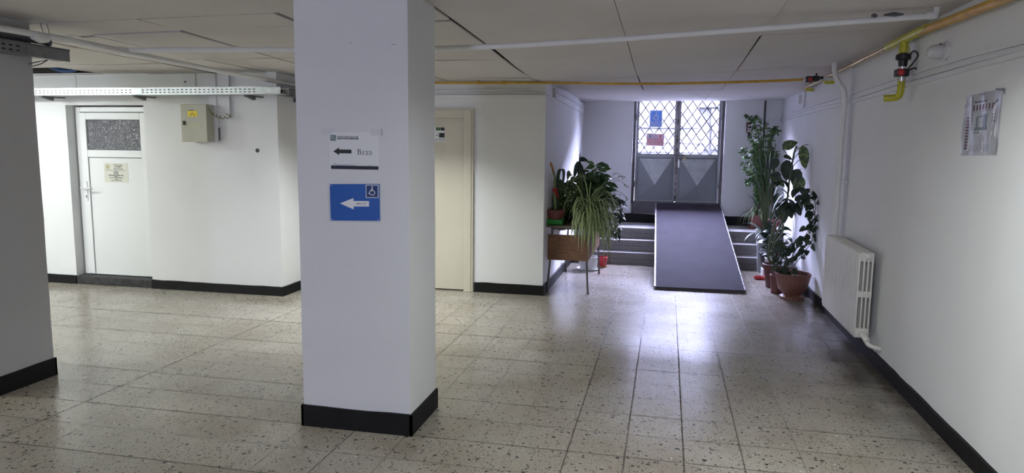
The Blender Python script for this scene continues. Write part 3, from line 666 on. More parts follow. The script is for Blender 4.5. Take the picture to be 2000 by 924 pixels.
fring(bm, f, 8.5 * U, 66.1 * U, 2.2 * U, 2.7 * U, c2, c3); obj('logo_letters', bm, M['paper'], lg)
text('UNIVERSITATEA „ALEXANDRU IOAN CUZA” din IAŞI', f, 17 * U, 67.6 * U, 2.55 * U * 1.0, M['ink'], r, c=c1, bold=.00015, sx=.70)
text('FACULTATEA de BIOLOGIE', f, 17 * U, 63.3 * U, 4.4 * U, M['ink'], r, c=c1, bold=.0006, sx=.80)
bm = N(); frect(bm, f, 2.5 * U, 98.5 * U, 1.2 * U, 8.6 * U, c0, c1); obj('bottom_bar', bm, M['navy'], r)
bm = N(); fdisc(bm, f, 11.2 * U, 10 * U, 2.7 * U, c1, c2 + .0003); fl = obj('seal_mark', bm, M['paper'], r)
bm = N(); fring(bm, f, 11.2 * U, 10 * U, 2.2 * U, 2.7 * U, c2 + .0003, c2 + .0006); fstroke(bm, f, [(9.6 * U, 11.2 * U), (10.4 * U, 8.8 * U), (11.2 * U, 10.6 * U), (12 * U, 8.8 * U), (12.8 * U, 11.2 * U)], .5 * U, c2 + .0003, c2 + .0006); obj('seal_print', bm, M['teal'], fl)
text('UNIVERSITATEA „ALEXANDRU IOAN CUZA” din IAŞI', f, 15 * U, 9.6 * U, 2.0 * U, M['ink'], r, c=c1, sx=.78); text('www.bio.uaic.ro', f, 90 * U, 9.6 * U, 2.0 * U, M['ink'], r, c=c1, align='RIGHT')

f, w, h = signframe((646.5, 430.5), (742.5, 431.5), (644.5, 359.5)); f.w = V((0, -1, 0)); U = w / 100.0; H_ = 73.8; f.v = f.v * (h / (H_ * U)); h = H_ * U
r = thing('lift_sign', 'blue sign with white arrow reading SPRE LIFT on the pillar', 'sign', f.pt(w / 2, 0))
bm = N(); frect(bm, f, 0, w, 0, h, .0002, .004, bev=.0006); obj('plate', bm, M['blue'], r)
bm = N(); fpoly(bm, f, [(a * U, b * U) for a, b in [(20, H_ - 39), (48, H_ - 28), (48, H_ - 34), (79, H_ - 34), (79, H_ - 45), (48, H_ - 45), (48, H_ - 51)]], .004, .0046); obj('arrow', bm, M['signw'], r)
text('SPRE LIFT', f, 53 * U, (H_ - 41.5) * U, 5.6 * U, M['ink'], r, c=.0048, sx=.86)
bm = N(); frect(bm, f, 73 * U, 98.5 * U, (H_ - 27.5) * U, (H_ - 1.5) * U, .004, .0047); ic = obj('icon_border', bm, M['signw'], r)
bm = N(); frect(bm, f, 74.4 * U, 97.1 * U, (H_ - 26.1) * U, (H_ - 2.9) * U, .0047, .0051); obj('icon_field', bm, M['dblue'], ic)
bm = N(); wheelchair(bm, Mf(f, 85.8 * U), 85.8 * U, (H_ - 14) * U, 19 * U, .0051, .0056); obj('wheelchair_symbol', bm, M['signw'], ic)
for a, b in ((2.5, H_ - 2.5), (97, H_ - 2.5), (2.5, 2.8), (97, 1.8)):
    bm = N(); fdisc(bm, f, a * U, b * U, .9 * U, .004, .006, 12); obj('screw', bm, M['signw'], r)

# ------------------------------------------------------------------ electrical enclosure etc. on the left wall
fl_ = Fr((0, YW, 0), (1, 0, 0))
def PL(px, py, y=YW): q = ony(px, py, y); return q.x, q.z
dep = .17; yf = YW - dep
a0, b1 = PL(351, 203, yf); a1, _ = PL(401.5, 203, yf); _, b0 = PL(352, 277, yf); a1b = PL(406, 277, yf)[0]; a1 = (a1 + a1b) / 2
a0 = (PL(351, 203, yf)[0] + PL(356.5, 277, yf)[0]) / 2
r = thing('electrical_enclosure', 'beige-grey metal electrical box with yellow warning sticker on left wall', 'electrical box', ((a0 + a1) / 2, YW, b0))
bm = N(); frect(bm, fl_, a0 + .004, a1 - .004, b0 + .004, b1 - .004, 0, dep - .022, bev=.004); obj('body', bm, M['encl'], r)
bm = N(); frect(bm, fl_, a0, a1, b0, b1, dep - .018, dep, bev=.004); frect(bm, fl_, a0 + .008, a1 - .008, b0 + .008, b1 - .008, dep - .022, dep - .018, mi=1); dr = obj('door', bm, [M['encl'], M['seal']], r)
fe = Fr(fl_.pt(0, 0, dep), (1, 0, 0))
qa = PL(366, 216.5, yf); qb = PL(385.5, 228, yf)
bm = N(); frect(bm, fe, qa[0], qb[0], qb[1], qa[1], 0, .001, bev=.0); wl = obj('warning_sticker', bm, M['yellow'], dr)
cxs = (qa[0] + qb[0]) / 2; bm = N(); hh = qa[1] - qb[1]
fstroke(bm, fe, [(cxs - .028, qb[1] + .006), (cxs, qa[1] - .02), (cxs + .028, qb[1] + .006)], .006, .001, .0014); fstroke(bm, fe, [(cxs - .045, qa[1] + .004), (cxs + .02, qa[1] + .006)], .006, .0002, .0014); obj('triangle_mark', bm, M['ink'], wl)
qa = PL(357.5, 236, yf); qb = PL(362.5, 244, yf); bm = N(); frect(bm, fe, qa[0], qb[0], qb[1], qa[1], 0, .012, bev=.003); lt = obj('latch', bm, M['blk'], dr)
bm = N(); frect(bm, fe, qa[0] + .012, qb[0] - .012, qb[1] + .02, qa[1] - .02, .012, .016); obj('latch_insert', bm, M['galvd'], lt)
qa = PL(386, 244, yf); bm = N(); frect(bm, fe, qa[0] - .008, qa[0] + .008, qa[1] - .006, qa[1] + .006, 0, .001); obj('sticker_scrap', bm, M['yellow'], dr); bm = N(); frect(bm, fe, qa[0] - .09, qa[0] - .07, qa[1] - .003, qa[1] + .001, 0, .001); obj('sticker_scrap', bm, M['yellow'], dr)
# wide shallow riser duct behind the box and the second one
q0 = PL(416, 145); q1 = PL(450, 224)
r = thing('riser_duct', 'white boxed riser with long upright panel beside the electrical box', 'wall duct', (PL(433, 145)[0], YW, 1.6))
xa = PL(419, 145)[0]; xb = PL(425, 276)[0]
bm = N(); frect(bm, fl_, PL(413, 200)[0], PL(424, 200)[0] + .02, b0 + .0, 2.30, 0, .045, bev=.003); obj('side_channel', bm, M['trunk'], r)
bm = N(); frect(bm, fl_, PL(421, 190)[0], PL(450, 190)[0], 1.86, 2.30, 0, .03, bev=.003); cv = obj('cover_panel', bm, M['trunk'], r)
bm = N(); frect(bm, fl_, PL(447.5, 190)[0], PL(450, 190)[0] + .01, 1.855, 2.30, .03, .04); frect(bm, fl_, PL(421, 190)[0], PL(450, 190)[0] + .008, 1.855, 1.865, .03, .034); obj('panel_flange', bm, M['trunk'], cv)
bm = N(); frect(bm, fl_, PL(428, 262)[0], PL(430.5, 262)[0], 1.62, 1.75, 0, .03); obj('grey_clip', bm, M['galvd'], r)
# coiled earth wire
pa = V((a1, yf + .04, ony(405, 211, yf)[2])); pb = fl_.pt(PL(447, 222)[0], PL(447, 222)[1], .05)
bm = N(); pts = []
ctrl = sweep([pa, V((a1 + .05, yf + .02, pa.z - .05)), V((a1 + .12, yf + .05, pa.z - .09)), V((a1 + .22, yf + .08, pa.z - .085)), pb], 12)
for i, p in enumerate(ctrl):
    k = i / (len(ctrl) - 1); am = .014 * math.sin(PI * min(1, k * 1.1)); pts.append(p + V((0, math.cos(i * 1.35) * am, math.sin(i * 1.35) * am)))
tube(bm, sweep(pts, 3), .0035, 6)
obj_ = obj('earth_wire', bm, mat('green_yellow_wire', (.25, .22, .04), .5, col2=(.04, .07, .02), vscale=30), None, True, loc=tuple(pa)); tag(obj_, 'thin curly earth wire from the electrical box to the riser panel', 'wire')
# flat cover plate above the tray
qa = PL(357, 144); qb = PL(383, 176)
r = thing('cover_plate', 'flat pale grey cover plate on the wall above the long cable tray', 'cover plate', fl_.pt((qa[0] + qb[0]) / 2, qb[1]))
bm = N(); frect(bm, fl_, qa[0], qb[0], qb[1], qa[1], 0, .008, bev=.002); obj('plate', bm, M['trunk'], r)
bm = N(); fdisc(bm, fl_, qa[0] + .03, (qa[1] + qb[1]) / 2, .012, .008, .012); obj('knock_out', bm, M['galvd'], r)
# little hole in the wall
hx_, hz_ = PL(503, 294)
bm = N(); fring(bm, fl_, hx_, hz_, .006, .021, -.001, .004, seg=18); fdisc(bm, fl_, hx_, hz_, .009, -.001, .0015, mi=1)
o = obj('wall_hole', bm, [M['blk'], mat('cable_end', (.3, .25, .25), .5)], None, loc=(hx_, YW, hz_)); tag(o, 'small round dark cable hole in the white wall right of electrical box', 'hole')
# ------------------------------------------------------------------ cable trays
def tray(name, label, p0, p1, side, wid, hgt, m, holes=True, joint=None, endplain=0, off=0):
    """tray channel from p0 to p1; side = unit vector towards the visible web; slots are real recessed dark inserts"""
    p0 = V(p0); p1 = V(p1); d_ = (p1 - p0).normalized(); L = (p1 - p0).length; s = V(side)
    r = thing(name, label, 'cable tray', p0)
    f = Fr(p0, d_ if d_.cross(V((0, 0, 1))).dot(s) > 0 else -d_)
    sg = 1 if f.u.dot(d_) > 0 else -1
    bm = N()
    A = lambda a: sg * a
    def bx(a0, a1, b0, b1, c0, c1): 
        x, y = sorted((A(a0), A(a1))); frect(bm, f, x, y, b0, b1, c0, c1)
    # solid web strips around the slots
    sl = .024; pitch = .050; z1_, z2_, sh = hgt * .30, hgt * .68, .008
    bx(0, L, 0, z1_ - sh / 2, -.0015, 0); bx(0, L, z1_ + sh / 2, z2_ - sh / 2, -.0015, 0); bx(0, L, z2_ + sh / 2, hgt, -.0015, 0)
    a = off; 
    if holes:
        n = int((L - endplain) / pitch)
        e = 0
        for k in range(n):
            bx(e, k * pitch + .014, z1_ - sh / 2, z1_ + sh / 2, -.0015, 0); bx(e, k * pitch + .014, z2_ - sh / 2, z2_ + sh / 2, -.0015, 0); e = k * pitch + .014 + sl
        bx(e, L, z1_ - sh / 2, z1_ + sh / 2, -.0015, 0); bx(e, L, z2_ - sh / 2, z2_ + sh / 2, -.0015, 0)
    bx(0, L, 0, .0015, -wid, 0); bx(0, L, 0, hgt, -wid, -wid + .0015); bx(0, L, hgt - .0015, hgt, -.012, .0); bx(0, L, hgt - .0015, hgt + .004, -.002, .003); bx(0, L, -.004, 0.0015, -.002, .003)
    obj('channel', bm, m, r)
    return r, f, A, L
y_t = 6.36
zA = ony(72, 186, y_t).z; zB = ony(548, 183, y_t).z; xE = ony(548, 177, y_t).x
tr_, f, A, L = tray('cable_tray', 'long bright galvanised cable tray across the left wall above the door', (-8.2, y_t, zA + .0), (xE, y_t, zB), (0, -1, 0), .16, .066, M['galv'], endplain=.22)
for k, (b_, c_) in enumerate(((.018, -.018), (.043, -.018), (.03, -.05), (.03, -.09))):
    bm = N(); tube(bm, [f.pt(A(.05), b_, c_), f.pt(A(L - .03), b_, c_)], .013, 8); obj('cable', bm, M['blk'], tr_, True)
bm = N(); frect(bm, f, A(L - .2), A(L), -.002, .068, .0, .003); obj('joint_plate', bm, M['galv'], tr_)
bm = N(); frect(bm, f, A(L * .632), A(L * .632 + .11), -.002, .068, .0, .003); obj('joint_plate', bm, M['galv'], tr_)
for k, px in enumerate((80, 263, 480)):
    x = ony(px, 190, y_t).x; bm = N()
    box(bm, x - .02, x + .02, y_t - .005, YW, zA - .016, zA - .004, bev=.002); hexa(bm, [(x - .02, y_t + .01, zA - .022), (x + .02, y_t + .01, zA - .022), (x + .02, y_t + .14, zA - .048), (x - .02, y_t + .14, zA - .048), (x - .02, y_t, zA - .014), (x + .02, y_t, zA - .014), (x + .02, y_t + .14, zA - .014), (x - .02, y_t + .14, zA - .014)])
    obj('bracket', bm, M['greysteel'], tr_)
# suspension wire of the tray
pw = ony(165, 152, YW); bm = N(); tube(bm, [(pw.x, YW - .12, 2.29), (pw.x + .005, YW - .12, 2.22), (pw.x, YW - .12, 2.12)], .002, 5); obj('hanger_wire', bm, M['galvd'], tr_)
# side tray along the recess wall
tr2, f, A, L = tray('cable_tray', 'short dull cable tray running back along the recess beside the pillar', (XS + .16, 6.56, 2.075), (XS + .16, YB - .02, 2.075), (1, 0, 0), .14, .066, M['galvd'], endplain=.0)
bm = N(); frect(bm, f, A(.0), A(.26), -.002, .068, .0, .003); obj('joint_plate', bm, M['galvd'], tr2)
bm = N(); box(bm, XS, XS + .17, 6.98, 7.02, 2.03, 2.068, bev=.002); obj('bracket', bm, M['greysteel'], tr2)
# near tray on the left pillar
tr3, f, A, L = tray('cable_tray', 'dark perforated cable tray end sticking out beside the left pillar', (-3.93, 1.4, 2.13), (-3.93, 4.11, 2.125), (1, 0, 0), .10, .07, M['galvd'], endplain=.34)
for k, (b_, c_) in enumerate(((.02, -.02), (.046, -.02), (.03, -.06))):
    bm = N(); tube(bm, [f.pt(A(.05), b_, c_), f.pt(A(L - .03), b_, c_)], .0135, 8); obj('cable', bm, M['blk'], tr3, True)
bm = N(); frect(bm, f, A(L - .33), A(L), -.002, .072, .0, .0035); frect(bm, f, A(L - .33), A(L), .0, .07, .004, .0045); obj('joint_plate', bm, M['galvd'], tr3)
bm = N(); frect(bm, f, A(L - .30), A(L + .004), .066, .076, -.10, .006); obj('lid', bm, M['greysteel'], tr3)
bm = N()
tube(bm, [(-4.04, 3.90, 2.085), (-3.98, 3.91, 2.10), (-3.97, 3.975, 2.118), (-4.0, 3.96, 2.095), (-4.04, 3.93, 2.075)], .0035, 8); obj('bracket', bm, M['greysteel'], tr3)
for y in (3.93, 3.98):
    bm = N(); tube(bm, [(-3.95, y, 2.20), (-3.955, y + .02, 2.26), (-3.93, y - .03, 2.34)], .0025, 6); obj('hanger_wire', bm, M['galvd'], tr3)
# dark round cable bundle end above the tray on the pillar
bm = N(); tube(bm, sweep([(-4.0, 1.5, 2.25), (-4.0, 3.0, 2.245), (-3.995, 3.9, 2.24), (-3.99, 4.02, 2.232)], 8), .024, 12)
o = obj('cable', bm, M['greysteel'], None, True, loc=(-4.0, 1.5, 2.23)); tag(o, 'thick dark cable lying above the tray at the left pillar', 'cable')

# open ceiling bay: blue cable and timber above
bm = N(); tube(bm, sweep([(-6.46, 6.3, 2.62), (-6.44, 6.4, 2.42), (-6.36, 6.5, 2.345), (-6.22, 6.56, 2.345), (-6.12, 6.58, 2.45)], 6), .020, 10)
o = obj('cable_bundle', bm, mat('blue_cable', (.04, .10, .24), .35), None, True, loc=(-6.3, 6.42, 2.4)); tag(o, 'blue hose showing through the missing ceiling board by left wall', 'cable')
for k, (xa, xb2, z) in enumerate(((-6.12, -5.7, 2.335), (-6.05, -5.6, 2.375))):
    bm = N(); box(bm, xa, xb2, 6.45 + .07 * k, 6.50 + .07 * k, z, z + .03, bev=.002)
    o = obj('timber_batten', bm, mat('old_timber', (.22, .12, .05), .8, var=.4, vscale=9), None, loc=(xa, 6.45 + .07 * k, z)); tag(o, ('lower brown timber batten in the missing ceiling board gap', 'upper brown timber batten in the missing ceiling board gap')[k], 'batten')

# ------------------------------------------------------------------ pipes
def pipe(name, label, cat, pts, r, m, parent=None, seg=12):
    bm = N(); tube(bm, pts, r, seg)
    if parent: return obj(name, bm, m, parent, True)
    rt = thing(name, label, cat, pts[0]); obj('tube', bm, m, rt, True); return rt
# diagonal pipe on the left (runs parallel to the corridor)
dpts = [V((-3.85, -1.0, 2.26)), V((-3.85, 2.0, 2.258))] + [onx(px, py, -3.85) for px, py in ((0, 55), (70, 67), (140, 79), (240, 100), (340, 121), (440, 141), (520, 156))] + [V((-3.85, 7.38, 2.205))]
dp = pipe('ceiling_pipe', 'dull grey pipe under the ceiling running back past the left pillar', 'pipe', dpts, .020, M['whitepaint'])
bm = N(); q = onx(78, 68, -3.85); tube(bm, [q + V((0, -.05, -.01)), q + V((0, .0, -.02)), q + V((0, .05, -.015))], [.026, .034, .026], 10); obj('pipe_joint', bm, M['whitepaint'], dp, True); bm = N()
q = onx(242, 100, -3.85); tube(bm, [q + V((0, -.05, 0)), q, q + V((0, .06, 0))], [.025, .031, .025], 10); obj('pipe_joint', bm, M['whitepaint'], dp, True)
# thin cable alongside it
cp = [onx(px, py, -3.80) for px, py in ((170, 86), (250, 104), (330, 119), (420, 136), (520, 155))]
bm = N(); tube(bm, sweep([cp[0] + V((0, -.15, .03))] + cp, 5), .006, 6); obj('loose_cable', bm, M['trunk'], dp, True)
# long white pipe across
yp = 4.55
wp = [ony(px, py, yp) for px, py in ((250, 98), (330, 97), (460, 97), (570, 97), (852, 95), (1000, 89.5), (1200, 77), (1400, 62), (1600, 47))] + [ony(1828, 30, yp)]
wpt = pipe('ceiling_pipe', 'long white pipe crossing under the ceiling from left to right', 'pipe', wp, .0175, M['whitepaint'], seg=14)
q = ony(1822, 30, yp); bm = N(); tube(bm, [q + V((-.04, 0, 0)), q, q + V((.012, .0, .0)), q + V((.02, 0, .045))], [.022, .024, .022, .02], 12); obj('end_elbow', bm, M['whitepaint'], wpt, True)
bm = N()
for px, py, l in ((1745, 32, .10), (1707, 34, .03)):
    q = ony(px, py, yp); tube(bm, [q + V((-l / 2, -.004, .006)), q + V((0, -.005, .007)), q + V((l / 2, -.004, .006))], [.008, .0165, .008], 8)
obj('peeled_patch', bm, M['greysteel'], wpt, True)
# gas pipe across
yg = 7.33
gp = [ony(px, py, yg) for px, py in ((700, 161), (852, 161.5), (950, 162), (1060, 161.5), (1200, 163.5), (1300, 163.5), (1400, 161.5), (1500, 158.5), (1568, 155.5))]
gp = [V((XS + .05, yg, gp[0].z))] + gp
gpt = pipe('gas_pipe', 'ochre yellow gas pipe crossing above the corridor mouth', 'gas pipe', gp, .0125, M['gasy'])
for px in (934, 985):
    q = ony(px, 162, yg); bm = N(); tube(bm, [q + V((-.02, 0, 0)), q + V((.02, 0, 0))], .017, 10); box(bm, q.x - .006, q.x + .006, q.y - .006, q.y + .006, q.z, zc(q.x, q.y) + .01); obj('pipe_clip', bm, M['gasy'], gpt, True)
qv = [ony(px, py, yg) for px, py in ((1568, 155.5), (1573, 155), (1580, 154.8), (1587, 154.5), (1594, 153.5), (1601, 152.5), (1608, 152), (1622, 151))]
bm = N(); tube(bm, [qv[0], qv[1]], .016, 10); obj('coupling', bm, M['steel'], gpt, True); bm = N(); tube(bm, [qv[6], V((1.5, yg, qv[6].z))], .014, 10); obj('coupling', bm, M['steel'], gpt, True)
bm = N(); box(bm, qv[2].x - .028, qv[2].x + .028, yg - .028, yg + .028, qv[2].z - .028, qv[2].z + .028, bev=.006); obj('meter_valve', bm, M['blk'], gpt)
bm = N(); lathe(bm, [(0, .028), (.018, .028), (.018, .046), (0, .046)], qv[2], 14, axis=(0.2, -1, -.1)); obj('red_dial', bm, M['redp'], gpt)
bm = N(); lathe(bm, [(0, -.035), (.022, -.03), (.03, -.01), (.03, .01), (.022, .03), (.0, .035)], qv[4], 14, axis=(1, 0, .05)); tube(bm, [qv[4] + V((0, 0, 0)), qv[4] + V((0, -.01, .05))], .007, 8); tube(bm, [qv[5], qv[6]], .015, 10); obj('valve_body', bm, M['blk'], gpt)
# gas pipe along the right wall
xg = 1.50
def RW(px, py, x=xg): return onx(px, py, x)
g1 = RW(1956, 0); g2 = RW(1785, 67); g3 = RW(1734, 92); g4 = RW(1600, 158.5); g5 = RW(1569, 173.5)
slope = (g1 - g2) / (g1.y - g2.y)
g0 = g1 + slope * (-4.0 - g1.y + 0.0)
g0.z = g1.z
gr_ = thing('gas_pipe', 'long gas pipe along the top of the right wall, ochre then bare copper', 'gas pipe', g0)
bm = N(); tube(bm, [g0, g1, g2], .025, 14); obj('ochre_tube', bm, M['gasy'], gr_, True)
bm = N(); tube(bm, [g2 + V((0, -.25, 0)), g2, g3], .0275, 14); obj('tee_section', bm, M['gasb'], gr_, True)
bm = N(); tube(bm, [g3, g4, g5], .019, 12); obj('copper_tube', bm, M['brass'], gr_, True)
for q in (RW(1575, 171), RW(1612, 156)):
    bm = N(); box(bm, q.x - .012, XR, q.y - .03, q.y + .03, q.z - .04, q.z - .012, bev=.003); obj('pipe_bracket', bm, M['gasb'], gr_)
# drop pipe with valve
qd = RW(1767, 78); yv = qd.y
def DZ(py, px=1767): return onx(px, py, xg).z
r = thing('gas_drop_pipe', 'yellow gas drop pipe with black valve and elbow on right wall', 'gas pipe', (xg, yv, DZ(195)))
zz = {k: ony(1767, k, yv).z for k in (80, 95, 110, 130, 135, 150, 155, 170, 185, 195)}
xx = {k: ony(px, k, yv).x for k, px in ((80, 1767), (110, 1767), (130, 1766), (150, 1765), (170, 1765), (185, 1764))}
bm = N(); tube(bm, [(xg, yv, zz[80]), (xg, yv, zz[80] - .075)], .024, 12); obj('neck', bm, M['gasb'], r, True)
bm = N(); tube(bm, [(xg, yv, zz[95]), (xg, yv, zz[110])], .019, 10); obj('brass_union', bm, M['brass'], r, True)
for s in (-1, 1):
    bm = N(); tube(bm, sweep([(xg + .026 * s, yv, zz[95] + .02), (xg + .032 * s, yv - .01, zz[95] - .02), (xg + .026 * s, yv, zz[110] - .01)], 4), .003, 6); obj('wire', bm, M['gasb'], r, True)
bm = N(); zc0, zc1 = zz[130], ony(1767, 107, yv).z
lathe(bm, [(0, zc0), (.026, zc0), (.03, zc0 + .04), (.046, zc0 + .045), (.046, zc0 + .075), (.03, zc0 + .085), (.034, zc1 - .02), (.026, zc1), (0, zc1)], (xg, yv, 0), 16); vb_ = obj('solenoid_valve', bm, M['blk'], r, True)
bm = N(); tube(bm, sweep([(xg + .02, yv, zc1 - .03), (xg + .05, yv - .03, zc1 + .02), (xg + .075, yv - .04, zc1 - .01), (xg + .05, yv - .03, zc1 - .06), (xg + .03, yv, zc1 - .10), (xg + .065, yv - .03, zc1 - .09), (xg + .08, yv - .04, zc1 - .12)], 5), .005, 8); obj('cable_loop', bm, M['blk'], vb_, True)
z2 = ony(1766, 150, yv).z; z3 = ony(1766, 135, yv).z
bm = N(); box(bm, xg - .042, xg + .036, yv - .035, yv + .035, z2, z3, bev=.006); bv = obj('ball_valve', bm, M['blk'], r)
bm = N(); lathe(bm, [(0, 0), (.022, 0), (.022, .03), (.0, .03)], (xg - .012, yv - .03, (z2 + z3) / 2), 14, axis=(-.35, -1, 0)); obj('red_knob', bm, M['redp'], bv)
bm = N(); tube(bm, [(xg, yv, z3 + .03), (xg, yv, z3)], .024, 10); obj('steel_nut', bm, M['steel'], r, True); bm = N(); tube(bm, [(xg, yv, z2), (xg, yv, z2 - .03)], .024, 10); obj('steel_nut', bm, M['steel'], r, True)
zb_ = ony(1764, 190, yv).z
bm = N(); tube(bm, sweep([(xg, yv, z2 - .02), (xg, yv, zb_ + .06), (xg - .005, yv + .004, zb_ + .015), (xg - .025, yv + .02, zb_), (xg - .09, yv + .04, zb_ - .004)], 6), .0225, 14)
tube(bm, [(xg, yv, zb_ + .075), (xg, yv, zb_ + .068)], .026, 12); obj('elbow_tube', bm, M['gasb'], r, True)

# heating pipes (pair) going down to the radiator
xh = 1.50
hp = [(1629, 133), (1632, 146), (1640, 162), (1647, 172), (1649, 190), (1645, 250), (1641, 330), (1638, 380), (1634, 440), (1633, 462)]
r = thing('heating_pipe', 'bent white heating pipes dropping from the ceiling to the radiator', 'pipe', onx(1633, 462, xh))
yhp = onx(1640, 330, xh).y
P1 = []
pass
# keep the run plumb: use the depth of the mid point, bend lies against the wall
yh0 = onx(1641, 330, xh).y; yh1 = onx(1629, 133, xh).y
P1 = []
for px, py in hp:
    xq = {133: 1.43, 146: 1.435, 162: 1.455, 172: 1.48}.get(py, xh); q = ony(px, py, yh0) if py >= 172 else None
    if py >= 172: P1.append(V((xq if py == 172 else xh, yh0, q.z)))
    else: q = onx(px, py, xq); P1.append(q)
P1[-1].z = .80; [p.__setattr__('y', yh0 + (p.y - yh0) * .8) for p in P1[:3]]
zt0 = zc(P1[0].x, P1[0].y); P1[0].z = zt0 + .02
bm = N(); tube(bm, sweep(P1, 4), .0165, 12); obj('front_tube', bm, M['whitepaint'], r, True)
bm = N(); tube(bm, sweep([p + V((-.008, .045, .0)) for p in P1], 4), .013, 12); obj('rear_tube', bm, M['whitepaint'], r, True)
bm = N(); q = P1[-3]; box(bm, xh - .02, XR, yh0 - .03, yh0 + .06, ony(1640, 355, yh0).z - .006, ony(1640, 355, yh0).z + .006); tube(bm, [(xh, yh0, ony(1640, 350, yh0).z), (xh, yh0, ony(1640, 362, yh0).z)], .021, 12); obj('pipe_clamp', bm, M['whitepaint'], r, True)
# dark riser line behind (square cable duct on the wall, with shadow gap)
yq = onx(1658, 300, XR).y
o = None
bm = N(); box(bm, XR - .022, XR, yq - .012, yq + .012, .75, 2.41, bev=.001); o = obj('cable_duct', bm, M['trunk'], None, loc=(XR, yq, .75)); tag(o, 'narrow upright white duct right of the bent heating pipes', 'cable duct')
yq = onx(1782, 130, XR).y; bm = N(); box(bm, XR - .014, XR, yq - .010, yq + .010, 1.93, 2.40, bev=.001); o = obj('cable_duct', bm, M['trunk'], None, loc=(XR, yq, 1.93)); tag(o, 'narrow upright white duct between gas valve and round lamp', 'cable duct')
yq = onx(1573, 200, XR).y; bm = N(); box(bm, XR - .025, XR, yq - .03, yq + .03, 2.08, 2.31, bev=.001); o = obj('cable_duct', bm, M['trunk'], None, loc=(XR, yq, 2.08)); tag(o, 'short upright white duct below the far end of copper pipe', 'cable duct')
q = onx(1565, 192, XR); bm = N(); box(bm, XR - .04, XR, q.y - .05, q.y + .05, q.z - .06, q.z + .04, bev=.004); o = obj('junction_box', bm, M['whitepaint'], None, loc=tuple(q)); tag(o, 'small white junction box on the right wall near its far end', 'junction box')

# horizontal trunkings on the right wall
def ductline(name, label, cat, pts, hgt, dpt, parent=None):
    bm = N()
    for p, q in zip(pts, pts[1:]):
        hexa(bm, [V((XR, p.y, p.z - hgt / 2)), V((XR - dpt, p.y, p.z - hgt / 2)), V((XR - dpt, q.y, q.z - hgt / 2)), V((XR, q.y, q.z - hgt / 2)), V((XR, p.y, p.z + hgt / 2)), V((XR - dpt, p.y, p.z + hgt / 2)), V((XR - dpt, q.y, q.z + hgt / 2)), V((XR, q.y, q.z + hgt / 2))])
    o = obj(name, bm, M['trunk'], None, loc=tuple(pts[0])); tag(o, label, cat); return o
for lab, pp, h_, d_ in (('upper white cable trunking along the right wall above the notice', ((2000, 81), (1900, 107), (1770, 146), (1660, 183), (1580, 209), (1545, 219)), .022, .018),
                       ('middle white cable trunking along the right wall below the round lamp', ((2000, 94), (1900, 121), (1770, 157), (1660, 194), (1600, 207), (1520, 232)), .020, .014),
                       ('lowest white cable trunking along the right wall, nearest the notice', ((2000, 105), (1900, 131), (1770, 168), (1660, 200), (1600, 214), (1510, 239)), .026, .022)):
    pts = [onx(px, py, XR - .01) for px, py in pp]; s0 = (pts[0].z - pts[1].z) / (pts[0].y - pts[1].y)
    pts = [V((XR, YF + .05, pts[0].z + .01))] + pts; pts[-1].y = min(pts[-1].y, YK - .02)
    ductline('cable_trunking', lab, 'trunking', pts, h_, d_)
# round bulkhead lamp
q = onx(1848, 101, XR)
r = thing('bulkhead_lamp', 'round milky bulkhead lamp on the upper right wall', 'wall lamp', (XR, q.y, q.z))
bm = N(); lathe(bm, [(0, 0), (.058, 0), (.060, .012), (.050, .016), (0, .016)], (XR, q.y, q.z), 28, axis=(-1, 0, 0)); obj('base', bm, M['whitepaint'], r, True)
bm = N(); lathe(bm, [(.040, .014), (.043, .03), (.043, .06), (.036, .085), (.02, .10), (0, .105)], (XR, q.y, q.z), 28, axis=(-1, 0, 0)); lathe(bm, [(.0445, .03), (.046, .033), (.0445, .036)], (XR, q.y, q.z), 28, axis=(-1, 0, 0)); obj('glass_bowl', bm, M['dome'], r, True)
bm = N(); box(bm, XR - .045, XR - .03, q.y - .02, q.y + .0, q.z + .034, q.z + .046, bev=.003); obj('clip', bm, M['blk'], r)
bm = N()
for k in (-1, 0): tube(bm, sweep([(XR - .006, q.y + .012 * k, q.z - .058), (XR - .008, q.y + .012 * k - .004, q.z - .08), (XR - .006, q.y + .014 * k, q.z - .115)], 4), .003, 6)
obj('feed_wire', bm, M['trunk'], r, True)

# taped notice in a plastic sleeve
c_ = [onx(px, py, XR - .003) for px, py in ((1877, 302), (1945, 301), (1956, 176), (1884, 191))]
w = ((c_[0] - c_[1]).length + (c_[3] - c_[2]).length) / 2; h = ((c_[3] - c_[0]).length + (c_[2] - c_[1]).length) / 2
f = Fr(c_[0], c_[1] - c_[0], V((0, -.02, 1))); f.w = V((-1, 0, 0))
r = thing('evacuation_notice', 'evacuation plan in a shiny plastic sleeve taped to right wall', 'notice', f.pt(w / 2, 0))
bm = N(); frect(bm, f, .01, w - .012, .012, h - .01, 0, .001); obj('sheet', bm, M['paper'], r)
bm = N()
for k in range(7): frect(bm, f, w * (.25 + .085 * k), w * (.25 + .085 * k) + w * .04, h * .735, h * .83, .001, .0014)
for k in range(11): 
    z = h * (.09 + .052 * k); frect(bm, f, w * .08, w * .17, z, z + h * .034, .001, .0014)
frect(bm, f, w * .3, w * .85, h * .71, h * .715, .001, .0014); obj('maroon_print', bm, M['mar'], r)
bm = N(); frect(bm, f, w * .32, w * .68, h * .40, h * .45, .001, .0014); frect(bm, f, w * .36, w * .42, h * .45, h * .63, .001, .0014); frect(bm, f, w * .56, w * .66, h * .45, h * .66, .001, .0014); frect(bm, f, w * .42, w * .56, h * .62, h * .64, .001, .0014); frect(bm, f, w * .30, w * .5, h * .355, h * .375, .001, .0014); obj('plan_drawing', bm, M['pgreen'], r)
text('Plan de evacuare etaj', f, w * .27, h * .865, .017, M['ink'], r, c=.0013, bold=.0005)
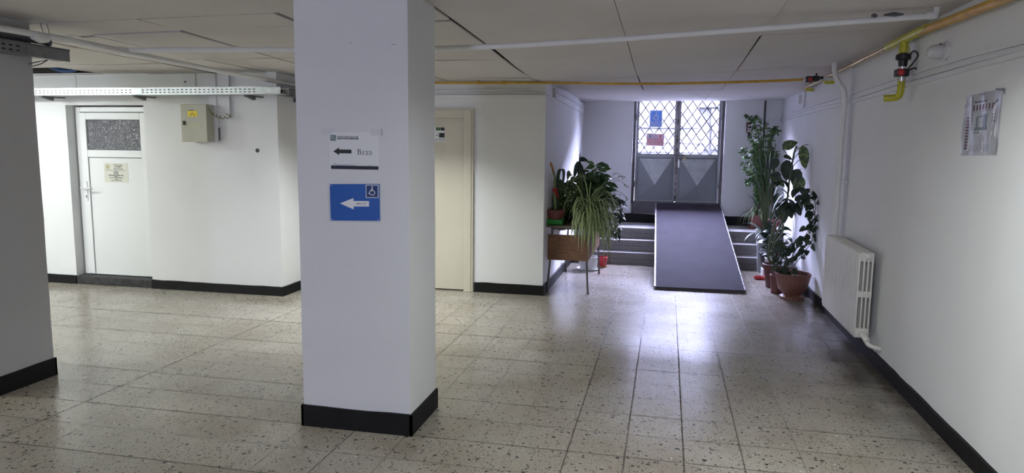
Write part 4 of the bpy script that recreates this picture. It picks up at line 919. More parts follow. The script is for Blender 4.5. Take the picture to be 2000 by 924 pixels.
bm = N()
def pr_(fn, *a):
    b3 = N(); fn(b3, *a); obj('small_print', b3, M['ink'], r)
for k in range(5): pr_(frect, f, w * .5, w * (.58 + .02 * (k % 3)), h * (.18 + .03 * k), h * (.184 + .03 * k), .001, .0014)
for z in (.06, .085, .12, .15): pr_(frect, f, w * .2, w * .78, h * z, h * z + .0012, .001, .0014)
for a, z, q_ in ((.80, .52, .035), (.80, .58, .025), (.80, .63, .02)): pr_(frect, f, w * a, w * a + w * .07, h * z, h * (z + q_), .001, .0014)
for a in (.32, .45, .58, .66): pr_(frect, f, w * a, w * a + .006, h * .095, h * .115, .001, .0014)
pr_(fstroke, f, [(w * .82, h * .80), (w * .90, h * .865)], .012, .001, .0014); bm.free()
bm = N(); n = 10; A_ = []
for i in range(n + 1):
    row = []
    for j in range(14):
        a = -.004 + (w + .008) * i / n; b_ = -.006 + (h + .012) * j / 13
        row.append(bm.verts.new(f.pt(a, b_, .004 + .003 * math.sin(i * 1.7 + j * .35) + .002 * math.sin(i * 3.1 - j * .9))))
    A_.append(row)
for i in range(n):
    for j in range(13): bm.faces.new((A_[i][j], A_[i + 1][j], A_[i + 1][j + 1], A_[i][j + 1]))
obj('plastic_sleeve', bm, M['sleeve'], r, True)
GT = mat('glossy_tape', (.8, .8, .84), .12)
bm = N()
for pts, ws in (([(w * .20, h * .97), (w * .22, h * .8), (w * .225, h * .6), (w * .27, h * .48)], [.022, .018, .02, .004]), ([(w * .90, h * .82), (w * .885, h * .6), (w * .86, h * .42)], [.006, .014, .004]), ([(w * .87, h * .36), (w * .84, h * .2)], [.012, .004]), ([(w * .0, h * .66), (-.002, h * .42), (w * .0, h * .28)], [.006, .008, .003]), ([(w * -.03, h * .82), (w * .06, h * .93)], [.006, .016]), ([(w * .0, h * .02), (w * .10, h * .06)], [.003, .012])):
    bm2 = N()
    for i in range(len(pts) - 1): fstroke(bm2, f, pts[i:i + 2], ws[i:i + 2], .0085, .0095)
    obj('glossy_tape', bm2, GT, r)
bm.free()
bm = N(); fstroke(bm, f, [(w * .82, h * 1.03), (w * .97, h * 1.01), (w * 1.04, h * 1.0)], .012, .002, .0035); fstroke(bm, f, [(w * 1.02, h * 1.0), (w * 1.05, h * .93)], .008, .002, .0035); obj('grey_tape', bm, mat('grey_tape', (.25, .25, .25), .4), r); bm = N(); fstroke(bm, f, [(w * .4, h * 1.0), (w * .56, h * 1.01)], .008, .002, .0035); obj('grey_tape', bm, mat('grey_tape', (.25, .25, .25), .4), r)

# ------------------------------------------------------------------ radiator
y0r = onx(1711, 499, 1.535).y; ctop = onx(1711, 499, 1.535).z
xf = ony(1679, 492, y0r).x; zt_ = ony(1679, 492, y0r).z; zb_ = ony(1664, 660, y0r).z; xb_ = 1.535
y1r = onx(1613.4, 457.8, xf).y
r = thing('radiator', 'cream ribbed column radiator hung on the right wall', 'radiator', (1.45, (y0r + y1r) / 2, zb_))
ns = 20; pit = (y1r - y0r) / ns
cols = 4; cw = (xb_ - xf) / cols
bm = N(); th = pit * .80
zh = [(zb_, zb_ + .075), ((zb_ + zt_) / 2 - .02, (zb_ + zt_) / 2 + .03), (zt_ - .075, zt_)]
for k in range(cols):
    xm = xf + cw * (k + .5); wv = cw * (.24 if k else .10)
    box(bm, xm - wv if k else xf, xm + wv, 0, th, zb_ + .02 + (0 if 0 < k < 3 else 0), zt_ - .01 - (.02 if k == 3 else 0), bev=.006)
for z0_, z1_ in zh: box(bm, xf + .004, xb_ - .004, th * .08, th * .92, z0_, z1_ - (.006 if z1_ == zt_ else 0), bev=.008)
me0 = obj('radiator_section', bm, M['radpaint'], None, True)
me0.parent = r
base = rootpos(r)
for v in me0.data.vertices: v.co = v.co - V((base.x, 0, base.z))
for k in range(ns):
    o = me0 if k == 0 else me0.copy()
    if k: COL.objects.link(o); o.parent = r
    o.location = (0, y0r + pit * k + (pit - th) / 2 - base.y, 0)
xm = (xf + xb_) / 2
bm = N(); lathe(bm, [(0, .0), (.024, .0), (.024, .014), (.014, .018), (0, .018)], (xm + .005, y0r + .006, zt_ - .032), 16, axis=(0, -1, 0)); obj('plug', bm, M['radpaint'], r, True)
for z_ in (zb_ + .03, zt_ - .035):
    bm = N(); tube(bm, [(xm, y0r + .02, z_), (xm, y1r - .02, z_)], .02, 12); obj('header_tube', bm, M['radpaint'], r, True)
bm = N(); zz_ = zb_ + .03
tube(bm, [(xm, y0r + .01, zz_), (xm, y0r - .035, zz_)], .022, 14); tube(bm, sweep([(xm, y0r - .03, zz_), (xm + .01, y0r - .07, zz_ - .01), (xm + .02, y0r - .10, zz_ - .045), (xm + .05, y0r - .12, zz_ - .06), (XR - .0, y0r - .13, zz_ - .07)], 5), [.016] * 21, 12)
tube(bm, [(xm + .004, y0r - .055, zz_), (xm + .018, y0r - .095, zz_ - .03)], .023, 12); obj('valve', bm, M['radpaint'], r, True)
for y in (y0r + .2, y1r - .2):
    for z_ in (zb_ + .08, zt_ - .1):
        bm = N(); box(bm, xb_ - .03, XR, y - .01, y + .01, z_ - .012, z_); obj('wall_bracket', bm, M['radpaint'], r)
# chipped plaster patch beside the valve: real crumbled lump
bm = N(); q = onx(1712, 672, XR); lathe(bm, [(0, 0), (.03, 0), (.024, .012), (.01, .02), (0, .02)], (XR, q.y, .125), 9, axis=(-1, 0, 0)); o = obj('plaster_patch', bm, M['wall'], None, loc=(XR, q.y, .125)); tag(o, 'rough plaster patch on the wall just below the radiator end', 'patch')

# ------------------------------------------------------------------ conduits on centre wall / corridor left wall
fc = Fr((0, YB, 0), (1, 0, 0))
def duct(lab, name, a0, a1, z0, z1, dd, f=fc, cat='trunking'):
    bm = N(); frect(bm, f, a0, a1, z0, z1, 0, dd, bev=.002); o = obj(name, bm, M['trunk'], None, loc=tuple(f.pt((a0 + a1) / 2, z0))); tag(o, lab, cat)
duct('broad white trunking across the wall above the beige door', 'cable_trunking', XS + .02, XC + .012, 2.095, 2.128, .03)
duct('thin white trunking just above the broad one over the beige door', 'cable_trunking', XS + .02, -1.33, 2.142, 2.156, .016)
duct('topmost thin white trunking over the beige door, under the ceiling', 'cable_trunking', -3.0, -1.42, 2.17, 2.184, .016)
fcor = Fr((XC, YB, 0), (0, 1, 0))
def wl_line(px0, py0, px1, py1): return onx(px0, py0, XC), onx(px1, py1, XC)
def duct2(lab, p, q, h_, dd):
    bm = N(); hexa(bm, [V((XC, p.y, p.z - h_)), V((XC + dd, p.y, p.z - h_)), V((XC + dd, q.y, q.z - h_)), V((XC, q.y, q.z - h_)), V((XC, p.y, p.z)), V((XC + dd, p.y, p.z)), V((XC + dd, q.y, q.z)), V((XC, q.y, q.z))])
    o = obj('cable_trunking', bm, M['trunk'], None, loc=tuple(p)); tag(o, lab, 'trunking')
p, q = wl_line(1086, 172, 1141, 204); q.y = min(q.y, YK - .02); q.z = 2.215; p.z = 2.235; duct2('upper white trunking on the corridor wall over the potted plants', p, q, .035, .025)
p = V((XC, 7.9, 2.14)); q = V((XC, YK - .01, 2.10)); duct2('lower thin white trunking on the corridor wall over the potted plants', p, q, .012, .012)
p = V((XC, YB, 2.128)); q = V((XC, 7.93, 2.128)); duct2('short trunking stub round the wall corner above the desk', p, q, .033, .02)
q = onx(1081, 180, XC); bm = N(); box(bm, XC, XC + .03, q.y - .02, q.y + .05, 2.13, 2.23, bev=.003); o = obj('junction_box', bm, M['whitepaint'], None, loc=(XC, q.y, 2.13)); tag(o, 'small junction box at the corridor wall corner under gas pipe', 'junction box')
bm = N(); box(bm, XC + .002, XR - .002, YK - .012, YK, 2.095, 2.103); 
bm.free()

bm = N(); box(bm, XC + .03, -.9, YK - .012, YK, 2.085, 2.097); o = obj('cable_trunking', bm, M['trunk'], None, loc=(-1.1, YK, 2.085)); tag(o, 'short thin trunking on the back wall left of the grey door', 'trunking')
# black riser pipe and call point on back wall
xr_ = ony(1496, 200, YK - .04).x; xr2 = ony(1489, 300, YK - .04).x
bm = N(); tube(bm, [(1.345, YK - .035, .47), (1.345, YK - .035, 2.28)], .014, 10); o = obj('riser_pipe', bm, mat('dark_brown_pipe', (.05, .035, .035), .5), None, True, loc=(1.345, YK - .035, .47)); tag(o, 'dark vertical pipe in the far right corner among climbing plants', 'pipe')
p0 = ony(1457, 259.5, YK - .03); p1 = ony(1470.5, 238.5, YK - .03); f = Fr((p0.x, YK, p0.z), (1, 0, 0)); w = p1.x - p0.x; h = p1.z - p0.z
r = thing('fire_call_point', 'dark red fire call box with white square on the back wall', 'fire alarm', f.pt(w / 2, 0))
bm = N(); frect(bm, f, 0, w, 0, h, 0, .045, bev=.012); obj('housing', bm, mat('dark_red_case', (.09, .02, .025), .35), r, True)
bm = N(); frect(bm, f, w * .26, w * .82, h * .32, h * .74, .045, .048); fc_ = obj('face', bm, M['signw'], r)
bm = N(); fring(bm, f, w * .54, h * .53, .0, .020, .048, .0495, seg=16); obj('button', bm, M['blk'], fc_)
bm = N(); frect(bm, f, w * .2, w * .8, h * .08, h * .24, .045, .047); obj('label_strip', bm, M['pink'], r)
bm = N(); frect(bm, f, w * .3, w * .62, -.06, .0, 0, .03, bev=.005); obj('test_key', bm, M['blk'], r)
bm = N(); box(bm, 1.09, 1.10, YK - .008, YK, 1.96, 2.28); o = obj('cable_duct', bm, M['trunk'], None, loc=(1.09, YK, 1.96)); tag(o, 'thin white cable cover rising straight up from the fire call box', 'cable duct'); bm = N(); box(bm, 1.25, 1.258, YK - .008, YK, 1.9, 2.28); o = obj('cable_duct', bm, M['trunk'], None, loc=(1.25, YK, 1.9)); tag(o, 'thin white cable cover on the back wall beside the dark riser pipe', 'cable duct')
q = ony(1512, 234, YK); bm = N(); box(bm, 1.40, 1.55, YK - .03, YK, q.z - .02, q.z + .04, bev=.004); o = obj('junction_box', bm, M['trunk'], None, loc=(1.45, YK, q.z)); tag(o, 'white junction box in the far right corner of the corridor', 'junction box')

# ------------------------------------------------------------------ desk
r = thing('school_desk', 'old steel-legged school desk with worn brown veneer, holding plants', 'desk', (-1.02, 8.25, 0))
dx0, dx1, dy0, dy1, dzt = -1.255, -.785, 7.58, 8.93, .745
bm = N(); box(bm, dx0 - .0, dx1 + .02, dy0 - .03, dy1 + .03, dzt - .022, dzt, bev=.003); obj('desktop', bm, mat('dark_laminate', (.16, .13, .09), .4, var=.2, vscale=12), r)
bm = N(); box(bm, dx0 + .015, dx1 - .015, dy0 + .0, dy0 + .018, .365, .645, bev=.002); obj('end_panel', bm, M['wood'], r)
bm = N(); box(bm, dx1 - .028, dx1 - .012, dy0 + .018, dy1 - .02, .365, .645, bev=.002); obj('modesty_panel', bm, M['wood'], r)
def leg(x, y, sx, sy, bend):
    bm = N(); tube(bm, [(x + sx, y + sy, .0), (x, y, .62), (x, y, .70)], .0115, 10); tube(bm, [(x + sx, y + sy, .0), (x + sx * .97, y + sy * .97, .018)], .0145, 10); obj('leg', bm, M['tubeg'], r, True)
leg(dx0 + .06, dy0 + .025, -.045, -.01, 0); leg(dx1 - .045, dy0 + .025, .04, -.01, 0); leg(dx1 - .04, dy1 - .03, .035, .0, 0); leg(dx0 + .06, dy1 - .03, -.02, .0, 0)
for y in (dy0 + .025, dy1 - .03):
    bm = N(); tube(bm, sweep([(dx0 + .06, y, .60), (dx0 + .06, y, .70), (dx0 + .09, y, .712), (dx1 - .075, y, .712), (dx1 - .045, y, .70), (dx1 - .045, y, .60)], 4), .0115, 10); obj('frame_tube', bm, M['tubeg'], r, True)
bm = N(); tube(bm, [(dx0 + .2, dy0 + .03, .70), (dx0 + .06, dy0 + .5, .64)], .007, 8); obj('brace', bm, M['blk'], r, True)

# ------------------------------------------------------------------ plants
def leafmesh(bm, base, d, length, width, droop=.3, fold=.15, n=6, mi=0, up=V((0, 0, 1)), shape='oval', mis=None):
    d = V(d).normalized(); side = d.cross(up)
    if side.length < .05: side = d.cross(V((1, 0, 0)))
    side.normalize(); p = V(base); cur = d.copy(); rows = []
    nn_ = n
    for i in range(nn_ + 1):
        t = i / nn_
        if shape == 'oval': wd = width * (math.sin(PI * min(1, t ** .75 * .985 + .015)) ** .8)
        elif shape == 'strap': wd = width * (1 - t ** 3) * (.55 + .45 * min(1, t * 4))
        elif shape == 'heart': wd = width * (math.sin(PI * (t ** .6)) ** .7) if t < 1 else 0
        wd = max(wd, .0006)
        nrm = side.cross(cur).normalized(); nrm = nrm if nrm.z > 0 else -nrm
        rows.append([bm.verts.new(p - side * wd / 2 + nrm * fold * wd), bm.verts.new(p - side * wd / 6 + nrm * fold * wd * .15) if mis else bm.verts.new(p), *( [bm.verts.new(p + side * wd / 6 + nrm * fold * wd * .15)] if mis else []), bm.verts.new(p + side * wd / 2 + nrm * fold * wd)])
        p = p + cur * (length / nn_); cur = (cur + V((0, 0, -1)) * droop / nn_ * (1 + t)).normalized()
    for a, b in zip(rows, rows[1:]):
        for k in range(len(a) - 1):
            fc = bm.faces.new((a[k], a[k + 1], b[k + 1], b[k])); fc.material_index = (mis[k] if mis else mi); fc.smooth = True
    return p
def pot(parent, c, rt, rb, h, m, rim=.012, ripple=0, nr=0, seg=32, name='pot', saucer=None, sr=1.25, foot=False):
    c = V(c); bm = N(); z0 = .0
    if saucer: z0 = .008
    if foot:
        prof = [(0, z0), (rb * 1.0, z0), (rb * .98, z0 + .03), (rb * .72, z0 + .05), (rb * .80, z0 + .07), (rb * 1.15, z0 + .11), (rt * .86, z0 + h * .62), (rt * .93, z0 + h - .05), (rt, z0 + h - .008), (rt - .004, z0 + h), (rt - .012, z0 + h - .004), (rt * .90, z0 + h - .05), (0, z0 + h - .05)]
    else:
        prof = [(0, z0), (rb, z0), (rb + (rt - rb) * .8, z0 + h - .035), (rt - .004 + rim * .2, z0 + h - .034), (rt + rim * .3, z0 + h - .004), (rt, z0 + h), (rt - .008, z0 + h), (rt - .014, z0 + h - .035), (0, z0 + h - .035)]
    lathe(bm, prof, c, seg, ripple=ripple, nr=nr)
    po = obj(name, bm, m, parent, True)
    bm = N(); lathe(bm, [(rt - .016 if not foot else rt * .90, z0 + h - .034 - (.012 if foot else 0)), (rt * .5, z0 + h - .026 - (.01 if foot else 0)), (0, z0 + h - .022 - (.01 if foot else 0))], c, seg); obj('soil', bm, M['soil'], parent, True)
    if saucer:
        bm = N(); lathe(bm, [(0, 0), (rb * sr * .9, 0), (rb * sr, .02), (rb * sr - .005, .021), (rb * sr * .9 - .004, .007), (0, .007)], c, seg); obj('saucer', bm, saucer, parent, True)
    return c + V((0, 0, z0 + h - .03))
rp = random.Random(5)
def rd(a, b): return rp.uniform(a, b)
def ld(az, el): az = math.radians(az); el = math.radians(el); return V((math.cos(az) * math.cos(el), math.sin(az) * math.cos(el), math.sin(el)))
DT = .746
# L1 bowl on green tray with tall stalk and red ribbon
yA = 7.70; c = V((ony(1083, 440, yA).x + .01, yA, DT))
o = thing('green_tray', 'green plastic pot tray on the near end of the desk', 'tray', c)
bm = N(); wd = .088; box(bm, c.x - wd, c.x + wd, c.y - wd, c.y + wd, DT, DT + .058, bev=.01); obj('tray_body', bm, M['green'], o, True)
bm = N(); box(bm, c.x - wd - .004, c.x + wd + .004, c.y - wd - .004, c.y + wd + .004, DT + .052, DT + .060, bev=.002); obj('rim', bm, M['green'], o, True)
r = thing('potted_amaryllis', 'brown pot with tall pale stalk tied with a red ribbon', 'potted plant', c + V((0, 0, .06)))
s0 = pot(r, c + V((0, 0, .061)), .105, .08, .10, M['redpot'])
def D(px, py, y): return ony(px, py, y)
bm = N(); tube(bm, sweep([s0, D(1083, 380, yA), D(1084, 350, yA), D(1082, 338, yA)], 5), [.018] * 5 + [.013] * 11, 10); obj('stalk', bm, M['stalk'], r, True)
bm = N(); tube(bm, sweep([D(1082, 339, yA), D(1079, 328, yA), D(1075, 317, yA)], 5), .013, 10); obj('dry_stalk_tip', bm, M['stalko'], r, True)
bm = N()
def ribbon3(bm, pts, w_, mi=0, dirn=V((1, 0, 0))):
    P = sweep(pts, 6); rows = []
    for i, p in enumerate(P):
        t = i / (len(P) - 1); ww = w_ * (1 - .5 * t ** 4); rows.append((bm.verts.new(p - dirn * ww / 2), bm.verts.new(p + V((0, .006, 0))), bm.verts.new(p + dirn * ww / 2)))
    for a, b in zip(rows, rows[1:]):
        for k in (0, 1): f_ = bm.faces.new((a[k], a[k + 1], b[k + 1], b[k])); f_.smooth = True; f_.material_index = mi
ribbon3(bm, [s0 + V((.02, 0, 0)), D(1089, 380, yA), D(1090, 345, yA), D(1094, 331, yA), D(1100, 332, yA - .01), D(1101, 345, yA - .02), D(1098, 366, yA - .02)], .038)
for k in range(9):
    a = rd(0, 360); leafmesh(bm, s0 + V((rd(-.03, .03), rd(-.03, .03), 0)), ld(a, 55), rd(.14, .24), .008, 2.2, .1, 8, shape='strap')
obj('foliage', bm, M['leafd'], r)
bm = N(); q = D(1084.5, 371, yA); tube(bm, [q + V((0, 0, -.012)), q + V((0, 0, .012))], .024, 12)
for s in (-1, 1): ribbon3(bm, [q + V((0, -.022, 0)), q + V((.02 * s, -.03, .018)), q + V((.028 * s, -.03, -.004)), q + V((0, -.024, 0))], .014, dirn=V((0, 0, 1)))
ribbon3(bm, [q + V((0, -.025, 0)), q + V((.02, -.028, -.03)), q + V((.035, -.028, -.065)), q + V((.045, -.028, -.085))], .018); ribbon3(bm, [q + V((0, -.025, 0)), q + V((.008, -.03, -.03)), q + V((.015, -.03, -.055))], .016)
obj('red_ribbon', bm, M['ribbon'], r)

def canes(r, s0, tops, leaf_m, L, W, nleaf, droop=1.2, sm=None, rad=.008, el=(10, 50), spread=.3, shape='oval', name='foliage', seed=1, azr=(0, 360)):
    rr = random.Random(seed); bm = N(); bl = N()
    for tp in tops:
        tp = V(tp); P = sweep([s0 + V((rr.uniform(-.02, .02), rr.uniform(-.02, .02), -.01)), s0.lerp(tp, .5) + V((rr.uniform(-.02, .02), rr.uniform(-.02, .02), 0)), tp], 6)
        tube(bm, P, rad, 7)
        for k in range(nleaf):
            t = spread + (1 - spread) * (k + rr.random() * .6) / nleaf; q = P[min(len(P) - 1, int(t * (len(P) - 1)))]
            a = rr.uniform(*azr); d_ = ld(a, rr.uniform(*el)); pl = L * rr.uniform(.25, .5); q2 = q + d_ * pl
            tube(bm, [q, q.lerp(q2, .5) + V((0, 0, .01)), q2], .003, 5)
            leafmesh(bl, q2, d_ + V((0, 0, -.1)), L * rr.uniform(.75, 1.15), W * rr.uniform(.8, 1.15), droop * rr.uniform(.7, 1.3), .12, 7, shape=shape, up=V((rr.uniform(-.6, .5), -1, rr.uniform(.2, 1.2))))
    obj('stems', bm, sm or M['stalk'], r, True); return obj(name, bl, leaf_m, r)
# L2 dieffenbachia in black pot
yB_ = 8.02; c = V((-1.13, 8.11, DT))
r = thing('potted_dieffenbachia', 'speckled broad-leaved plant in a dark pot behind the ribboned stalk', 'potted plant', c)
s0 = pot(r, c, .105, .08, .17, M['blk'])
canes(r, s0, [D(1108, 352, yB_), D(1122, 345, yB_), D(1134, 358, yB_), D(1100, 372, yB_), D(1118, 372, yB_), D(1138, 382, yB_)], M['leafv'], .18, .10, 12, 2.0, el=(-15, 45), seed=3, azr=(150, 400), spread=.2)
# L3 tall dark strap leaves
yC = 8.35; c = V((D(1130, 430, yC).x, yC, DT)); c.x = max(c.x, -1.12)
r = thing('potted_snake_plant', 'tall dark strap-leaved plant standing against the corridor wall', 'potted plant', c)
s0 = pot(r, c, .11, .085, .16, M['terrd'])
bm = N()
for (px, py, w_) in ((1133, 296, .055), (1143, 326, .04), (1137, 345, .05), (1127, 350, .05), (1149, 352, .04)):
    tip = D(px, py, yC); b_ = s0 + V((rd(-.03, .03), rd(-.03, .03), 0)); Ls = (tip - b_).length; leafmesh(bm, b_, tip - b_, Ls, w_, .02, .2, 8, shape='strap', up=V((0, -1, .2)))
for (px, py, qx, qy) in ((1130, 316, 1122, 345), (1133, 312, 1147, 316), (1131, 318, 1140, 350)):
    a_ = D(px, py, yC - .05); b_ = D(qx, qy, yC - .08); leafmesh(bm, a_, b_ - a_ + V((0, 0, .04)), (b_ - a_).length * 1.15, .06, .6, .2, 8, shape='strap', up=V((0, -1, .2)))
a_ = D(1122, 345, yC)
obj('foliage', bm, M['leafd'], r)
# L4 small grassy plant in low black bowl
yE = 7.92; c = V((-1.03, yE, DT))
r = thing('potted_grass_plant', 'small dark grassy plant in a low black bowl on desk', 'potted plant', c)
s0 = pot(r, c, .078, .06, .08, M['blk'])
bm = N()
for k in range(34): leafmesh(bm, s0 + V((rd(-.02, .02), rd(-.02, .02), 0)), ld(rd(0, 360), rd(20, 70)), rd(.16, .26), .010, rd(1.6, 2.8), .15, 8, shape='strap')
obj('foliage', bm, M['leafd'], r)
# L5 spider plant, hanging over the desk edge
yS = 7.74; c = V((-.868, yS, DT))
r = thing('spider_plant', 'large striped spider plant spilling over the desk edge', 'potted plant', c)
s0 = pot(r, c, .095, .07, .12, M['whitepot'])
s0 = s0 + V((.04, -.04, -.01))
bm = N(); rs = random.Random(9)
for k in range(360):
    az = rs.uniform(0, 360); el = rs.uniform(5, 78)
    if k % 4 != 0: az = rs.uniform(235, 410)
    dv = ld(az, el); L_ = rs.uniform(.30, .70)
    # keep away from the wall side
    if dv.x < -.2: L_ *= .55
    p_ = s0 + V((rs.uniform(-.03, .03), rs.uniform(-.03, .03), .0)); cur = dv.copy(); rows = []; nseg = 12; wd = rs.uniform(.013, .020)
    g_ = rs.uniform(1.5, 3.2)
    for i in range(nseg + 1):
        t = i / nseg; w_ = wd * (1 - t ** 2.5) * (.6 + .4 * min(1, 4 * t)) + .0006
        sd = V((-dv.y, dv.x, 0)); sd = sd.normalized() if sd.length > .01 else V((1, 0, 0))
        nr_ = sd.cross(cur).normalized()
        rows.append([bm.verts.new(p_ - sd * w_ / 2 + nr_ * w_ * .12), bm.verts.new(p_ - sd * w_ / 6), bm.verts.new(p_ + sd * w_ / 6), bm.verts.new(p_ + sd * w_ / 2 + nr_ * w_ * .12)])
        p_ = p_ + cur * (L_ / nseg); hor = min(1.0, math.hypot(p_.x - s0.x, p_.y - s0.y) / .23)
        cur = (cur + V((0, 0, -1)) * g_ / nseg * (1 + t * 1.5) - V((cur.x, cur.y, 0)) * .22 * hor).normalized()
        # leaves lie over the desktop instead of passing through it
        if p_.z < DT + .02 and dx0 < p_.x < dx1 + .02 and dy0 - .03 < p_.y < dy1: p_.z = DT + .02; cur.z = max(cur.z, -.05); cur.normalize()
    for a, b in zip(rows, rows[1:]):
        for q in range(3): f_ = bm.faces.new((a[q], a[q + 1], b[q + 1], b[q])); f_.material_index = 1 if q == 1 else 0; f_.smooth = True
obj('foliage', bm, [M['leafs'], M['cream']], r)
# L6 leafy shrub behind, with a hanging red pot
yF_ = 8.62; c = V((-.92, yF_, DT))
r = thing('leafy_shrub', 'tall leafy green shrub at the far end of the desk', 'potted plant', c)
s0 = pot(r, c, .12, .09, .18, M['terrd'])
canes(r, s0, [D(1168, 320, yF_), D(1178, 335, yF_), D(1188, 350, yF_), D(1196, 372, yF_), D(1204, 395, yF_), D(1172, 350, yF_), D(1160, 350, yF_), D(1186, 380, yF_), D(1150, 372, yF_), D(1178, 400, yF_), D(1160, 395, yF_)], M['leaf'], .11, .062, 52, .8, sm=M['twig'], rad=.004, el=(-30, 50), spread=.12, seed=8)
canes(r, s0, [D(1168, 318, yF_ - .03), D(1176, 322, yF_), D(1162, 326, yF_)], M['leafl'], .115, .05, 5, .4, sm=M['stalk'], rad=.004, el=(0, 40), spread=.85, seed=18, name='new_leaves')
bm = N(); bl = N()
for pts in ([(1195, 345), (1203, 338), (1212, 342), (1218, 352)], [(1190, 352), (1205, 348), (1215, 344), (1222, 347)], [(1192, 360), (1206, 352), (1218, 358), (1226, 366)], [(1198, 372), (1212, 376), (1222, 384), (1227, 390)], [(1200, 380), (1208, 392), (1212, 410), (1205, 425)]):
    P = sweep([D(a, b, yF_ - .05) for a, b in pts], 5); tube(bm, P, .0025, 5)
    for q in P[3::4]: leafmesh(bl, q, ld(rd(0, 360), rd(-30, 30)), rd(.05, .075), .024, .5, .1, 5)
obj('runner', bm, M['twig'], r, True); obj('runner_leaves', bl, M['leaf'], r)
# L7 trailing broad leaves behind spider plant reaching below the desk top
yG = 8.35; c = V((-.86, yG, DT))
r = thing('trailing_plant', 'dark trailing plant hanging below the desktop behind the spider plant', 'potted plant', c)
s0 = pot(r, c, .10, .08, .14, M['redpot'])
bm = N(); bl = N(); rt_ = random.Random(4)
for (px, py) in ((1210, 430), (1205, 455), (1198, 470), (1212, 410), (1190, 440), (1200, 400), (1183, 465)):
    e = D(px, py, yG - .02); e.x = max(e.x, -.735); P = sweep([s0, s0.lerp(e, .5) + V((0, 0, .13)), V((max(e.x - .01, -.74), e.y, e.z + .12)), e], 6); tube(bm, P, .003, 5)
    for i, q in enumerate(P[6:]):
        leafmesh(bl, q, ld(rt_.uniform(-110, 80), rt_.uniform(-40, 30)), rt_.uniform(.07, .11), rt_.uniform(.04, .06), .9, .12, 6, shape='heart')
for k in range(26): leafmesh(bl, s0 + V((0, 0, .01)), ld(rt_.uniform(0, 360), rt_.uniform(20, 80)), rt_.uniform(.14, .30), .05, 1.2, .12, 7)
obj('stems', bm, M['twig'], r, True); obj('foliage', bl, M['leafd'], r)
# L8 reddish pot high behind (on the shrub side) with white markers
yH = 8.60
# under the desk
c = V((-.96, 9.18, 0)); r = thing('flower_pot', 'empty-looking white pot on a white saucer under the desk', 'flower pot', c)
pot(r, c, .14, .10, .17, M['whitepot'], saucer=M['whitepot'], sr=1.55)
c = V((-.80, 9.42, 0)); r = thing('flower_pot', 'bright red pot on a pale saucer behind the desk leg', 'flower pot', c)
pot(r, c, .075, .055, .13, mat('bright_red_plastic', (.45, .015, .03), .4), saucer=M['stalko'], sr=1.3)

# ---- right side plants
# R1 bowl
c = V((1.365, 7.96, 0)); 
r = thing('potted_climber', 'terracotta footed bowl with a leafy climber leaning on right wall', 'potted plant', c)
s0 = pot(r, c, .185, .125, .285, M['terr'], ripple=.0022, nr=26, seg=104, foot=True)
yR = 8.0
bm = N(); bl = N(); rr = random.Random(21)
def wallx(p, m=.03): p = V(p); p.x = min(p.x, XR - m); return p
def trail(pts, y, n, Lr, Wr, shape='heart', m=.004, yv=None, az=(100, 320), el=(-50, 20)):
    P = sweep([wallx(ony(a, b, y)) if not isinstance(a, V) else a for a, b in pts], 8); tube(bm, P, m, 6)
    for k in range(n):
        q = P[int((k + rr.random()) / n * (len(P) - 1))]; d_ = ld(rr.uniform(*az), rr.uniform(*el)); q2 = q + d_ * .03
        tube(bm, [q, q2], .002, 4); leafmesh(bl, q2, d_, rr.uniform(*Lr), rr.uniform(*Wr), rr.uniform(.5, 1.3), .12, 6, shape=shape, up=V((rr.uniform(-.8, .2), -1, rr.uniform(0, .6))))
trail([(1535, 528), (1550, 495), (1568, 470), (1583, 440)], yR, 18, (.08, .12), (.05, .075))
trail([(1545, 528), (1565, 500), (1585, 470), (1592, 420), (1580, 388), (1590, 375)], yR, 32, (.08, .12), (.05, .075))
trail([(1530, 528), (1520, 505), (1535, 480), (1545, 470)], yR, 16, (.08, .13), (.05, .08))
trail([(1590, 440), (1598, 425), (1598, 398), (1585, 385)], yR, 14, (.07, .11), (.045, .07))
obj('stems', bm, M['twig'], r, True); obj('foliage', bl, M['leafd'], r)
# R2 brown pot with tall dieffenbachia
c = V((1.30, 8.60, 0)); r = thing('potted_dieffenbachia', 'tall speckled dieffenbachia in a brown pot near the right wall', 'potted plant', c)
s0 = pot(r, c, .165, .12, .265, M['terrd'], saucer=M['terrd'], sr=1.1)
bm = N(); bl = N(); bd = N(); yT = 8.6
def cane(pts, rad): P = sweep([s0] + [wallx(ony(a, b, yT)) for a, b in pts], 6); tube(bm, P, rad, 8); return P
cane([(1510, 480), (1524, 440), (1536, 400), (1542, 350), (1551, 300), (1556, 285)], .011); cane([(1500, 500), (1512, 440), (1525, 420)], .014); cane([(1505, 490), (1530, 450), (1522, 420), (1518, 400)], .008)
def lf_(px0, py0, px1, py1, w_, m='v', sh='oval', dr=.5, dy=0):
    a_ = wallx(ony(px0, py0, yT)); b_ = wallx(ony(px1, py1, yT + dy)); d_ = b_ - a_
    leafmesh(bl if m == 'v' else bd, a_, d_ + V((0, 0, dr * .25 * d_.length)), d_.length * 1.06, w_, dr, .10, 9, shape=sh, up=V((0, -1, .25)))
for a in ((1550, 296, 1572, 283, .0),): pass
for a, b in (((1549, 300), (1560, 289)), ((1549, 300), (1580, 282)), ((1547, 315), (1566, 296)), ((1545, 330), (1565, 312)), ((1543, 350), (1565, 330)), ((1546, 322), (1528, 290)), ((1540, 360), (1520, 330))):
    p_, q_ = wallx(ony(*a, yT)), wallx(ony(*b, yT)); tube(bm, sweep([p_, p_.lerp(q_, .6) + V((0, 0, .02)), q_], 4), .0045, 6)
lf_(1529, 291, 1555, 274, .115, 'v', 'oval', .5); lf_(1567, 284, 1573, 328, .115, 'v', 'oval', .1); lf_(1572, 300, 1570, 326, .10, 'v')
